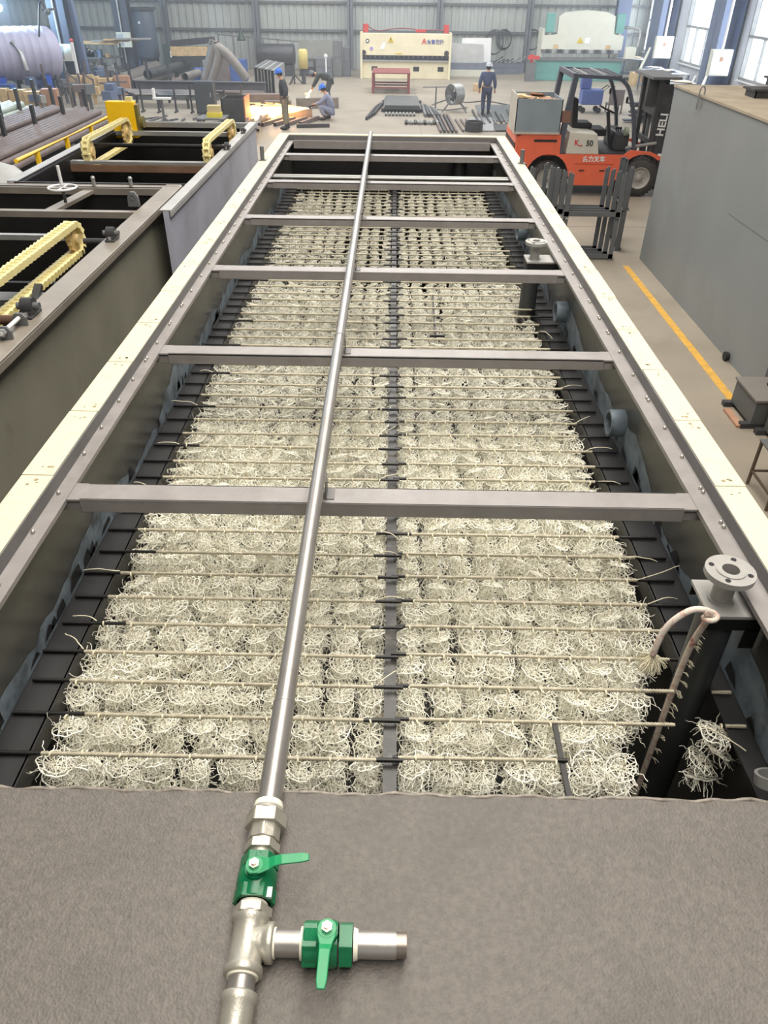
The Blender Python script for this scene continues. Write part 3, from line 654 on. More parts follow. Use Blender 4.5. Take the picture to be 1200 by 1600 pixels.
# corner end cap at the far right of the nearer tank
MB().b2((-2.2, 7.52, 2.40), (-2.03, 7.62, 2.506)).build('corner_plate', lt_rim_m, L1, bevel=.02)
wv = thing('valve_handwheel', 'white handwheel on a thin stem over the nearer left tank', 'handwheel', (-2.94, 6.98, 2.44))
c = V(-2.94, 6.98, 2.60)
MB().tube([c+V(.12*math.cos(a*PI/14), .12*math.sin(a*PI/14), 0) for a in range(28)], .011, 8, closed=True).cyl(c, c+V(0, 0, .012), .025, 12).bar(c-V(.12, 0, 0), c+V(.12, 0, 0), .014, .01).bar(c-V(0, .12, 0), c+V(0, .12, 0), .014, .01).build('wheel', white_m, wv)
MB().cyl((-2.94, 6.98, 2.44), (-2.94, 6.98, 2.62), .014, 10).ring((-2.94, 6.98, 2.44), (-2.94, 6.98, 2.47), .03, .014).build('stem', steeld_m, wv)
MB().cyl((-2.94, 6.98, 2.61), (-2.94, 6.98, 2.78), .014, 10).build('spindle_tube', white_m, wv)

def chain_loop(label, x, y0, y1, zc, rs, w, pitch=.075, sp_n=1, thin=False, zdrop=0.):
    """looped plastic scraper chain round two sprockets"""
    t = thing('scraper_chain', label, 'chain', (x, (y0+y1)/2, zc-rs-.1))
    path = []; Lh = y1-y0; n = int(Lh/pitch)
    for i in range(n): path.append((V(x, y0+Lh*i/n, zc+rs), 0))
    na = int(PI*rs/pitch)+1
    for i in range(na): a = PI/2-PI*i/na; path.append((V(x, y1+rs*math.cos(a), zc+rs*math.sin(a)), -PI*i/na))
    for i in range(n): path.append((V(x, y1-Lh*i/n, zc-rs), PI))
    for i in range(na): a = -PI/2-PI*i/na; path.append((V(x, y0+rs*math.cos(a), zc+rs*math.sin(a)), PI-PI*i/na))
    mb = MB(); h = w/2
    for p, ang in path:
        R = Matrix.Rotation(-ang, 3, 'X').inverted()
        def q(u, v, ww): return p+R @ V(u, v, ww)
        lk = pitch*.56; hh = w*.22
        for s_ in (-1, 1):
            u0, u1 = s_*h*1.12, s_*h*.55; v_ = [q(a, b, c_) for a, b in ((u0*.72, -lk), (u1*.6, -lk), (u1*.95, lk*.9), (u0, lk*.9)) for c_ in (-hh, hh)]
            mb.add(v_, [(0, 2, 4, 6), (1, 7, 5, 3), (0, 1, 3, 2), (2, 3, 5, 4), (4, 5, 7, 6), (6, 7, 1, 0)])
        mb.cyl(q(-h*.8, -lk*.7, 0), q(h*.8, -lk*.7, 0), hh*.95, 8)
        mb.add([q(-h*.62, -lk, hh*.9), q(h*.62, -lk, hh*.9), q(0, lk*.5, hh*.6)], [(0, 1, 2)])
    mb.build('chain_links', chain_m, t)
    for y in (y0, y1):
        s_ = MB(); k = 14; poly = []
        for i in range(k*2): a = 2*PI*i/(k*2); r_ = rs*(.93 if i % 2 else .80); poly.append((y+r_*math.cos(a), zc+r_*math.sin(a)))
        s_.prism(poly, x-w*.16, x+w*.16, 'x'); s_.cyl((x-w*.5, y, zc), (x+w*.5, y, zc), rs*.34, 20); s_.cyl((x-w*.22, y, zc), (x+w*.22, y, zc), rs*.6, 20)
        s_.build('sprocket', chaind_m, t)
    return t
chain_loop('cream plastic scraper chain looped over sprockets in the nearer left tank', -2.46, 4.05, 5.82, 2.485, .105, .095, .062)
def shaft(label, x0, x1, y, z, r, mat=steeld_m):
    return tag(MB().cyl((x0, y, z), (x1, y, z), r, 16).build('shaft', mat), label, 'shaft')
shaft('steel shaft through the farther sprocket of the nearest chain', -2.38, -2.12, 5.82, 2.57-.1, .022)
shaft('rusty steel shaft through the nearer sprocket of the nearest chain', -2.42, -2.12, 4.15, 2.49, .028, M('rusty shaft', (122, 96, 84), .4, .5, stain=(86, 60, 50)))
def bearing(x, y, z, label, s=1.):
    t = thing('pillow_block', label, 'bearing', (x, y, z))
    MB().b2((x-.035*s, y-.07*s, z), (x+.035*s, y+.07*s, z+.014)).cyl((x-.03*s, y, z+.05*s), (x+.03*s, y, z+.05*s), .045*s, 18).b2((x-.028*s, y-.05*s, z+.01), (x+.028*s, y+.05*s, z+.035*s)).build('housing', steeld_m, t, bevel=.003)
    MB().cyl((x-.06*s, y, z+.05*s), (x+.06*s, y, z+.05*s), .02*s, 12).build('shaft_end', steelm_m, t)
    for d in (-1, 1): MB().cyl((x, y+d*.056*s, z+.014), (x, y+d*.056*s, z+.034), .012*s, 6).build('bolt', steell_m, t)
bearing(-2.13, 5.75, 2.503, 'dark pillow block on the left tank rim at the farther sprocket')
bearing(-2.13, 4.2, 2.503, 'dark pillow block on the left tank rim at the nearer sprocket', 1.1)
tb = thing('tension_screw', 'pale tensioning screw between two grey lugs on the nearer left rim', 'screw', (-2.12, 3.95, 2.503))
for y in (3.84, 4.04): MB().prism([(-2.16, 2.503), (-2.08, 2.503), (-2.08, 2.55), (-2.10, 2.575), (-2.14, 2.575), (-2.16, 2.55)], y-.008, y+.008, 'y').build('lug', steelm_m, tb)
MB().cyl((-2.12, 3.80, 2.548), (-2.12, 4.06, 2.548), .012, 12).build('threaded_rod', white_m, tb)
MB().cyl((-2.12, 3.805, 2.548), (-2.12, 3.83, 2.548), .022, 6).build('nut', steell_m, tb)

L2 = frame_tank('steel_tank', 'farther blue grey open tank at the left with two cream chain loops', -3.75, -1.90, 6.62, 11.4, 2.5, lt2_face_m, lt2_rim_m, lip=.10, fwd=True)
for y, zz, w_, h_, m_ in ((11.38, 2.47, .1, .06, steell_m), (10.72, 2.46, .05, .05, steell_m), (9.05, 2.42, .09, .03, steell_m), (9.6, 2.3, .05, .04, steelm_m), (8.3, 2.2, .06, .05, steeld_m)):
    flat(L2, (-3.7, y, zz), (-1.97, y, zz), w_, h_, m_)
MB().b2((-3.68, 8.99, 2.33), (-2.0, 9.01, 2.40)).build('wood_board', brown_m, L2)
MB().b2((-3.66, 7.7, .15), (-3.64, 11.3, 2.47)).build('inner_coating', black_m, L2); MB().b2((-1.99, 7.7, .15), (-1.982, 11.3, 2.47)).build('inner_coating', black_m, L2)
shaft('dark shaft across the farther left tank between the two chain loops', -3.62, -1.93, 9.38, 2.54, .022, black_m)
chain_loop('cream scraper chain loop over the left side of the farther left tank', -3.46, 9.2, 10.55, 2.50, .14, .085, .07)
chain_loop('cream scraper chain loop over the right side of the farther left tank', -2.1, 9.2, 10.55, 2.50, .14, .085, .07)
bearing(-1.93, 9.38, 2.512, 'dark bearing on the farther left rim by the right chain loop', .8)
bearing(-1.93, 10.5, 2.512, 'small dark bearing at the far end of the farther left rim', .7)
gb = thing('guard_box', 'yellow painted steel guard box at the far corner of the left tank', 'guard box', (-3.55, 10.75, 2.5))
MB().b2((-3.72, 10.72, 2.40), (-3.36, 10.86, 2.82)).build('box_body', yellow_m, gb, bevel=.008)
MB().b2((-3.46, 10.74, 2.82), (-3.38, 10.82, 2.87)).build('box_cap', chain_m, gb)
MB().b2((-3.36, 10.74, 2.48), (-3.32, 10.84, 2.78)).cyl((-3.32, 10.79, 2.58), (-3.27, 10.79, 2.58), .07, 16).build('gear_motor', M('brass brown gear', (120, 110, 60), .5, .3), gb)
# yellow handrail behind the left tanks
hr = thing('handrail', 'yellow tubular handrail running back beside the farther left tank', 'handrail', (-4.05, 10, 2.2))
yr = [WX(25, 252, -4.05), WX(175, 180, -4.05)]
MB().tube([yr[0], yr[1]], .024, 10).build('top_rail', yellow_m, hr)
for f in (.17, .45, .72, .98):
    p = yr[0].lerp(yr[1], f); MB().b2((p.x-.02, p.y-.03, p.z-.34), (p.x+.02, p.y+.03, p.z)).build('post', yellow_m, hr)
q = yr[1]; MB().tube(smooth([q, q+V(.02, .25, .03), q+V(.06, .32, -.05), q+V(.06, .30, -.35)]), .022, 8).build('rail_bend', yellow_m, hr)
MB().b2((-4.12, 8.0, 2.0), (-3.98, 12.2, 2.06)).build('foot_rail', steeld_m, hr)
# grey drum behind the nearer left tank
dr = thing('steel_drum', 'pale grey horizontal drum with welded bands behind the nearer left tank', 'drum', (-4.4, 8.1, 1.2))
MB().lathe([(0, .76), (.18, .75), (.32, .68), (.42, .55), (.45, .42), (.45, -.9), (.0, -.9)], (-4.55, 8.25, 2.1), (1, .04, 0), 40).build('shell', M('pale grey drum paint', (176, 178, 178), .55, var=.05, scale=4), dr)
MB().ring((-4.22, 8.262, 2.1), (-4.205, 8.263, 2.1), .456, .44, 40).build('weld_band', steelm_m, dr)

# ------------------------------------------------------------------ big grey tank at the right
RT = thing('storage_tank', 'large closed grey steel tank with a dusty top at the right edge', 'tank', (7, 10, 0))
MB().b2((4.56, 8.32, 0), (9.6, 13.84, 2.76)).build('tank_body', rt_face_m, RT)
MB().b2((4.54, 8.3, 2.76), (9.62, 13.87, 2.79)).build('top_plate', rt_top_m, RT)
MB().b2((4.556, 8.4, 1.60), (4.561, 10.6, 1.606)).build('weld_seam', M('weld seam', (112, 114, 112), .5), RT)
p = WX(1096, 145, 4.54)
MB().b2((4.50, p.y-.012, 2.60), (4.53, p.y+.012, 2.78)).tube(smooth([V(4.515, p.y, 2.74), V(4.515, p.y+.0, 2.86), V(4.55, p.y, 2.90), V(4.585, p.y, 2.86), V(4.585, p.y, 2.79)]), .012, 8).build('lifting_hook', rt_face_m, RT)
MB().cyl((4.52, 9.37, .06), (4.60, 9.37, .06), .05, 16).cyl((4.50, 9.37, .06), (4.53, 9.37, .06), .06, 16).build('drain_plug', darkgl_m, RT)
for i, (x, y, zz, w_, d_) in enumerate(((5.15, 12.4, 2.79, 2.4, .42), (5.55, 12.75, 2.90, 2.0, .35))):
    mb = MB().b2((x, y-d_/2, zz+.09), (x+w_, y+d_/2, zz+.115)); mb.b2((x+.04, y-d_/2+.03, zz), (x+w_-.04, y-d_/2+.05, zz+.09)).b2((x+.04, y+d_/2-.05, zz), (x+w_-.04, y+d_/2-.03, zz+.09)).b2((x+.04, y-d_/2+.03, zz), (x+.06, y+d_/2-.03, zz+.09))
    tag(mb.build('flat_tray', steeld_m), 'dark grey steel tray lying on the big grey tank, ' + ('nearer and lower' if i == 0 else 'behind and higher'), 'tray')
# small grey boxes and stand at the right edge
def chest(x0, y0, x1, y1, h, label):
    t = thing('steel_chest', label, 'box', ((x0+x1)/2, (y0+y1)/2, 0))
    MB().b2((x0+.02, y0+.02, .05), (x1-.02, y1-.02, h-.02)).build('chest_body', rt_face2_m, t)
    MB().b2((x0, y0, h-.03), (x1, y1, h)).build('chest_top', rt_top2_m, t, bevel=.004)
    for q in (y0+.05, y1-.05): MB().b2((x0-.08, q-.04, 0), (x1, q+.04, .06)).build('skid', steeld_m, t)
    return t
rt_face2_m = M('dark grey chest paint', (96, 98, 96), .5, var=.06); rt_top2_m = M('brown grey chest top', (124, 118, 112), .55, var=.06)
c1 = chest(4.10, 7.47, 5.2, 8.10, .36, 'low grey steel chest with a small black knob, beside the yellow floor line')
MB().cyl((4.42, 7.87, .36), (4.42, 7.87, .385), .045, 16).build('knob', darkgl_m, c1)
MB().b2((4.5, 7.95, .36), (4.56, 8.0, .363)).build('paint_mark', white_m, c1)
c2 = chest(4.22, 6.4, 5.3, 7.42, .40, 'low grey steel chest in front of the one with the knob')
tag(MB().b2((3.98, 7.5, 0), (4.06, 7.92, .03)).build('wood_board', plinth_m), 'short brown board lying on the floor beside the low grey chest', 'board')
st = thing('steel_stool', 'brown angle steel stand with a grey top at the right edge', 'stand', (3.95, 6.1, 0))
for x, y in ((3.66, 6.33), (4.22, 6.33), (3.66, 5.86), (4.22, 5.86)): MB().bar((x, y, 0), (x, y, .5), .025, .025).build('leg', M('brown angle steel', (92, 76, 62), .55), st)
MB().b2((3.64, 5.84, .5), (4.24, 6.35, .515)).build('top_plate', steelm_m, st)
MB().bar((3.66, 6.33, .16), (4.22, 6.33, .16), .02, .02).build('brace', M('brown angle steel', (92, 76, 62)), st)
MB().bar((3.66, 6.33, .16), (3.66, 5.86, .16), .02, .02).build('brace', M('brown angle steel', (92, 76, 62)), st)

# ------------------------------------------------------------------ U frames (racks)
def u_frame(x0, x1, z0, h, y, label, rz=0, group='stacked U shaped rack frames'):
    t = thing('stacking_rack', label, 'rack', ((x0+x1)/2, y, z0), group, rz)
    cx = (x0+x1)/2; w = (x1-x0)/2; a = .08
    pass
    for s_ in (-1, 1):
        MB().b2((s_*w-s_*a, -.008, 0), (s_*w, .008, h)).b2((s_*w-s_*.01, -.0, 0), (s_*w, a, h)).b2((s_*w-s_*.035, .0, h), (s_*w-s_*.0, .05, h+.02)).build('upright', rackp_m, t, local=True)
    MB().b2((-w, -.008, .02), (w, .008, .02+a)).b2((-w, 0, .02), (w, a, .03)).build('bottom_bar', rackp_m, t, local=True)
    for s_ in (-1, 1): MB().b2((s_*w-.05-.03*s_, -.04, 0), (s_*w+.05-.03*s_, .12, .018)).build('foot_plate', rackp_m, t, local=True)
    return t
for lvl in range(2):
    for k in range(4):
        u_frame(3.04-.08*k, 4.03-.06*k, .73*lvl, .70 + (.02 if lvl else 0), 13.75+.17*k, 'grey U shaped rack frame, %s row of the %s level beside the forklift' % (['front', 'second', 'third', 'rearmost'][k], ['lower', 'upper'][lvl]))
for lvl in range(2):
    for k in range(2):
        u_frame(2.45-.1*k, 2.95-.12*k, .73*lvl, .70, 14.25+.4*k, 'grey U shaped rack frame behind the cream rim, %s, %s level' % (['nearer', 'farther'][k], ['lower', 'upper'][lvl]))
for lvl in range(2):
    for k in range(2): u_frame(4.35-.45, 4.35+.45, .73*lvl, .70, 14.75+.12*k, 'grey U shaped rack frame turned end on by the big grey tank, %s, %s level' % (['first', 'second'][k], ['lower', 'upper'][lvl]), rz=PI/2-.12+.05*k)

# ------------------------------------------------------------------ text helper
def text(name, body, loc, rot, size, mat, parent, ext=.004, font=None, offx=0):
    c = bpy.data.curves.new(name, 'FONT'); c.body = body; c.size = size; c.extrude = ext; c.align_x = 'CENTER'; c.align_y = 'CENTER'
    c.offset = offx
    tmp = bpy.data.objects.new('tmp', c); COL.objects.link(tmp); bpy.context.view_layer.update()
    me = bpy.data.meshes.new_from_object(tmp.evaluated_get(bpy.context.evaluated_depsgraph_get())); bpy.data.objects.remove(tmp)
    me.materials.clear(); me.materials.append(mat); o = bpy.data.objects.new(name, me); COL.objects.link(o)
    o.parent = parent; o.location = V(loc)-V(parent['_w']) if parent else loc; o.rotation_euler = rot; return o

# ------------------------------------------------------------------ forklift
FK = thing('forklift', 'orange red forklift with slate guard and black mast beside the tank', 'forklift', (4.6, 19.6, 0))
yn, yf = 18.66, 20.5
def wheel(x, y, r, w_, nm='wheel'):
    mb = MB(); yo = y; s_ = -1 if y < 19.5 else 1
    mb.lathe([(r*.58, -w_/2), (r*.9, -w_/2), (r, -w_/2+.05), (r, w_/2-.05), (r*.9, w_/2), (r*.58, w_/2)], (x, y, r), (0, 1, 0), 36)
    n = 28
    for k in range(n):
        a = 2*PI*k/n
        mb.box((x+r*math.cos(a), y, r+r*math.sin(a)), (.028, w_*.9, .035), ry=-a+PI/2) if False else mb.bar((x+(r-.004)*math.cos(a), y-w_*.45, r+(r-.004)*math.sin(a)), (x+(r-.004)*math.cos(a+.06), y+w_*.45, r+(r-.004)*math.sin(a+.06)), .035, .03)
    q = mb.build(nm, tyre_m, FK)
    h = MB().lathe([(r*.6, -.11), (r*.57, -.13), (r*.52, -.11), (r*.48, -.05), (r*.2, -.04), (r*.18, -.09), (.0, -.09)] if s_ < 0 else [(r*.6, .11), (r*.57, .13), (r*.52, .11), (r*.48, .05), (r*.2, .04), (r*.18, .09), (.0, .09)], (x, y, r), (0, 1, 0), 30)
    for k in range(8):
        a = 2*PI*k/8; h.cyl((x+r*.32*math.cos(a), y, r+r*.32*math.sin(a)), (x+r*.32*math.cos(a), y+s_*.065, r+r*.32*math.sin(a)), .016, 6)
    h.build('wheel_rim', hub_m, q)
for x, r in ((3.58, .37), (5.76, .41)):
    for y in (yn+.13, yf-.13): wheel(x, y, r, .26)
arch = lambda cx, r, a0, a1, n=10: [(cx+r*math.cos(a0+(a1-a0)*i/n), .40+r*math.sin(a0+(a1-a0)*i/n)) for i in range(n+1)]
body = [(2.78, .55), (2.80, 1.24), (2.95, 1.31), (3.80, 1.30), (3.82, .90), (5.30, .90), (5.45, 1.0), (5.9, .97), (6.2, .86), (6.12, .80)]+[(x, z_) for x, z_ in arch(5.76, .52, math.radians(50), math.radians(178))]+[(5.10, .24), (4.22, .24)]+[(x, z_) for x, z_ in arch(3.58, .50, math.radians(5), math.radians(150))][0:]+[(3.05, .5)]
for y0_, y1_ in ((yn, yn+.06), (yf-.06, yf)):
    MB().prism(body, y0_, y1_, 'y').build('side_panel', orange_m, FK)
MB().b2((2.78, yn+.08, .5), (3.12, yf-.08, 1.28)).b2((3.1, yn+.06, .85), (3.80, yf-.06, 1.30)).build('counterweight', orange_m, FK, bevel=.05)
MB().b2((3.1, yn+.35, .3), (5.7, yf-.35, .88)).build('chassis', steeld_m, FK)
MB().b2((3.80, yn+.05, .86), (5.5, yf-.05, .92)).build('floor_plate', steeld_m, FK)
MB().b2((3.72, yn-.006, 1.15), (3.2, yn, 1.2)).b2((2.82, yn+.1, 1.0), (2.775, yf-.1, 1.1)).build('counterweight_vent', darkgl_m, FK)
for x in (4.38, 4.85): MB().b2((x-.06, yn-.012, .55), (x+.06, yn-.002, .575)).build('step_slot', darkgl_m, FK)
MB().b2((4.2, yn-.008, .70), (5.1, yn-.0, .71)).build('panel_groove', M('dark orange groove', (186, 70, 44)), FK)  # groove line in a darker orange than the panel
MB().prism([(3.96, .90), (4.0, 1.36), (4.62, 1.33), (4.72, .90)], yn+.01, yf-.3, 'y').build('seat_box', M('pale grey engine cover', (206, 202, 190), .45, var=.04), FK, bevel=.02)
FKS = FK
text('model_marking', '50', (4.47, yn+.004, 1.13), (PI/2, 0, 0), .16, M('dark grey lettering', (60, 60, 66), .5), FK, .003, offx=.004)
text('model_marking', 'K', (4.17, yn+.004, 1.14), (PI/2, 0, 0), .15, M('red lettering', (206, 44, 52), .5), FK, .003, offx=.004)
MB().b2((4.23, yn+.0, 1.075), (4.31, yn+.008, 1.095)).build('marking_bar', M('red lettering', (206, 44, 52)), FK)
text('maker_lettering', '合力叉车', (4.62, yn-.006, .80), (PI/2, 0, 0), .13, white_m, FK, .003, offx=.004)
# guard
def gbar(P, w_=.10, d=.07):
    mb = MB()
    for a, b in zip(P, P[1:]): mb.bar(a, b, d, w_, up=(0, 1, 0))
    return mb
for y in (yn+.08, yf-.08):
    P = smooth([V(5.53, y, .92), V(5.40, y, 1.6), V(5.20, y, 2.15), V(5.02, y, 2.36), V(4.82, y, 2.42), V(4.4, y, 2.44), V(3.94, y, 2.46)], 3)
    mb = MB()
    for a, b in zip(P, P[1:]): mb.bar(a, b, .07, .10, up=(0, 1, 0))
    mb.build('guard_post', guard_m, FK)
    MB().bar((3.80, y, .92), (3.96, y, 2.46), .11, .15, up=(0, 1, 0)).build('guard_post', guard_m, FK)
    MB().cyl((3.88, y-.06, 1.28), (3.88, y+.06, 1.28), .05, 12).build('post_cap', hub_m, FK)
mb = MB()
for k in range(8): x = 3.98+k*.14; mb.b2((x-.012, yn+.08, 2.42), (x+.012, yf-.08, 2.47))
mb.b2((3.9, yn+.05, 2.40), (3.98, yf-.05, 2.50)).b2((4.95, yn+.05, 2.37), (5.03, yf-.05, 2.42)); mb.build('guard_roof', guard_m, FK)
MB().b2((3.98, yn+.1, 2.445), (4.95, yf-.1, 2.455)).build('roof_mesh', steeld_m, FK)
for x in (4.22, 4.62): MB().b2((x-.02, yn+.08, 2.455), (x+.02, yf-.08, 2.48)).build('roof_bar', steell_m, FK)
for dx in (0, ): MB().b2((3.70, yn+.0, 1.55), (3.95, yn+.05, 1.78)).build('tail_lamp', M('brown lamp box', (128, 92, 78), .6), FK)
# seat, wheel, levers
MB().b2((4.15, 19.3, 1.34), (4.62, 19.85, 1.46)).build('seat_cushion', darkgl_m, FK, bevel=.04)
MB().prism([(4.15, 1.4), (4.28, 1.4), (4.22, 1.95), (4.10, 1.98)], 19.3, 19.85, 'y').build('seat_backrest', darkgl_m, FK, bevel=.03)
MB().b2((4.55, 19.2, 1.2), (4.95, 19.9, 1.34)).build('cover_flap', darkgl_m, FK, bevel=.02)
MB().bar((5.15, 19.5, .95), (4.98, 19.5, 1.68), .07, .07).build('steering_column', steeld_m, FK)
c = V(4.95, 19.5, 1.72); ax = V(.4, 0, 1).normalized(); x_, y_ = MB().frame(ax)
MB().tube([c+(x_*math.cos(a*PI/12)+y_*math.sin(a*PI/12))*.19 for a in range(24)], .017, 8, closed=True).bar(c-x_*.19, c+x_*.19, .02, .02).bar(c-y_*.19, c+y_*.19, .02, .02).build('steering_wheel', darkgl_m, FK)
for k in range(3): MB().tube([(5.22+.05*k, 19.3, .95), (5.18+.05*k, 19.25, 1.35)], .012, 6).ball((5.18+.05*k, 19.25, 1.37), .03, n=8, k=6).build('control_lever', darkgl_m, FK)
MB().b2((5.15, 19.0, .92), (5.45, 20.2, 1.30)).build('dashboard', steeld_m, FK, bevel=.04)
MB().cyl((5.3, 18.95, 1.35), (5.38, 18.95, 1.35), .09, 18).build('gauge', M('dull green gauge', (150, 160, 140), .4), FK)
for y in (yn+.12, yf-.12): MB().ball((5.18, y, 2.0), .06, (.4, 1, 1.2)).tube([(5.18, y, 2.0), (5.28, y, 2.1)], .01, 6).build('mirror', darkgl_m, FK)
# mast, leaning slightly
for y in (18.95, 20.2):
    for dx in (0, .16): MB().bar((5.98+dx, y+(.0 if dx == 0 else .08 if y < 19.5 else -.08), .15), (5.90+dx, y+(.0 if dx == 0 else .08 if y < 19.5 else -.08), 2.42), .09, .12, up=(0, 1, 0)).build('mast_rail', steeld_m, FK)
for zz in (1.1, 1.7, 2.35): MB().bar((6.02-.03*zz, 18.95, zz), (6.02-.03*zz, 20.2, zz), .08, .1).build('mast_crossbar', steeld_m, FK)
MB().b2((5.66, 18.75, 2.40), (6.3, 20.3, 2.45)).build('mast_top', steelm_m, FK)
MB().b2((5.66, 19.0, 1.85), (5.90, 19.15, 2.40)).build('mast_bracket', steeld_m, FK)
MB().cyl((6.12, 19.25, .3), (6.07, 19.25, 2.3), .045, 14).build('lift_cylinder', steelm_m, FK)
MB().cyl((6.12, 19.9, .3), (6.07, 19.9, 2.3), .045, 14).build('lift_cylinder', steelm_m, FK)
MB().cyl((5.35, 18.82, 1.02), (6.05, 18.90, 1.12), .035, 12).build('tilt_cylinder', steell_m, FK)
mp = MB().prism([(6.02, .9), (6.28, .9), (6.2, 2.3), (5.98, 2.3)], 18.90, 18.93, 'y').build('mast_plate', steeld_m, FK)
text('mast_lettering', 'HELI', (6.11, 18.89, 1.50), (PI/2, -math.radians(90)+.05, 0), .24, white_m, mp, .002, offx=.006)
MB().b2((6.2, 19.0, .25), (6.3, 20.2, .75)).build('fork_carriage', steeld_m, FK)
for y in (19.25, 19.95): MB().b2((6.3, y-.06, .06), (7.4, y+.06, .11)).b2((6.3, y-.06, .06), (6.36, y+.06, .7)).build('fork', steeld_m, FK)
# crate on the counterweight
cr = thing('scrap_crate', 'blue grey sheet box of cardboard scraps standing on the forklift counterweight', 'crate', (3.2, 19.2, 1.31))
x0, x1, y0_, y1_, z0, z1 = 2.72, 3.74, 18.62, 19.75, 1.36, 2.03
MB().b2((x0, y0_, z0), (x1, y0_+.02, z1-.02)).build('front_panel', bluegb_m, cr); MB().b2((x0, y1_-.02, z0), (x1, y1_, z1)).build('back_panel', bluegb_m, cr)
MB().b2((x0, y0_, z0), (x0+.02, y1_, z1+.05)).build('end_panel', M('pale crate end', (186, 180, 168), .6), cr); MB().b2((x1-.02, y0_, z0), (x1, y1_, z1-.02)).build('end_panel', bluegb_m, cr)
MB().b2((x0, y0_, 1.31), (x1, y1_, z0)).build('crate_base', M('pale crate end', (186, 180, 168)), cr)
R_ = random.Random(3)
mb = MB()
for i in range(22): mb.box((R_.uniform(x0+.15, x1-.15), R_.uniform(y0_+.12, y1_-.12), z1-.12+R_.uniform(-.04, .10)), (R_.uniform(.15, .4), R_.uniform(.15, .4), .03), rz=R_.uniform(0, 3), rx=R_.uniform(-.4, .4), m=R_.choice((0, 0, 1)))
tag(mb.build('cardboard_scraps', [wood_m, M('brown board scraps', (150, 110, 82))]), 'crumpled cardboard scraps filling the crate on the forklift', 'scraps', kind='stuff')

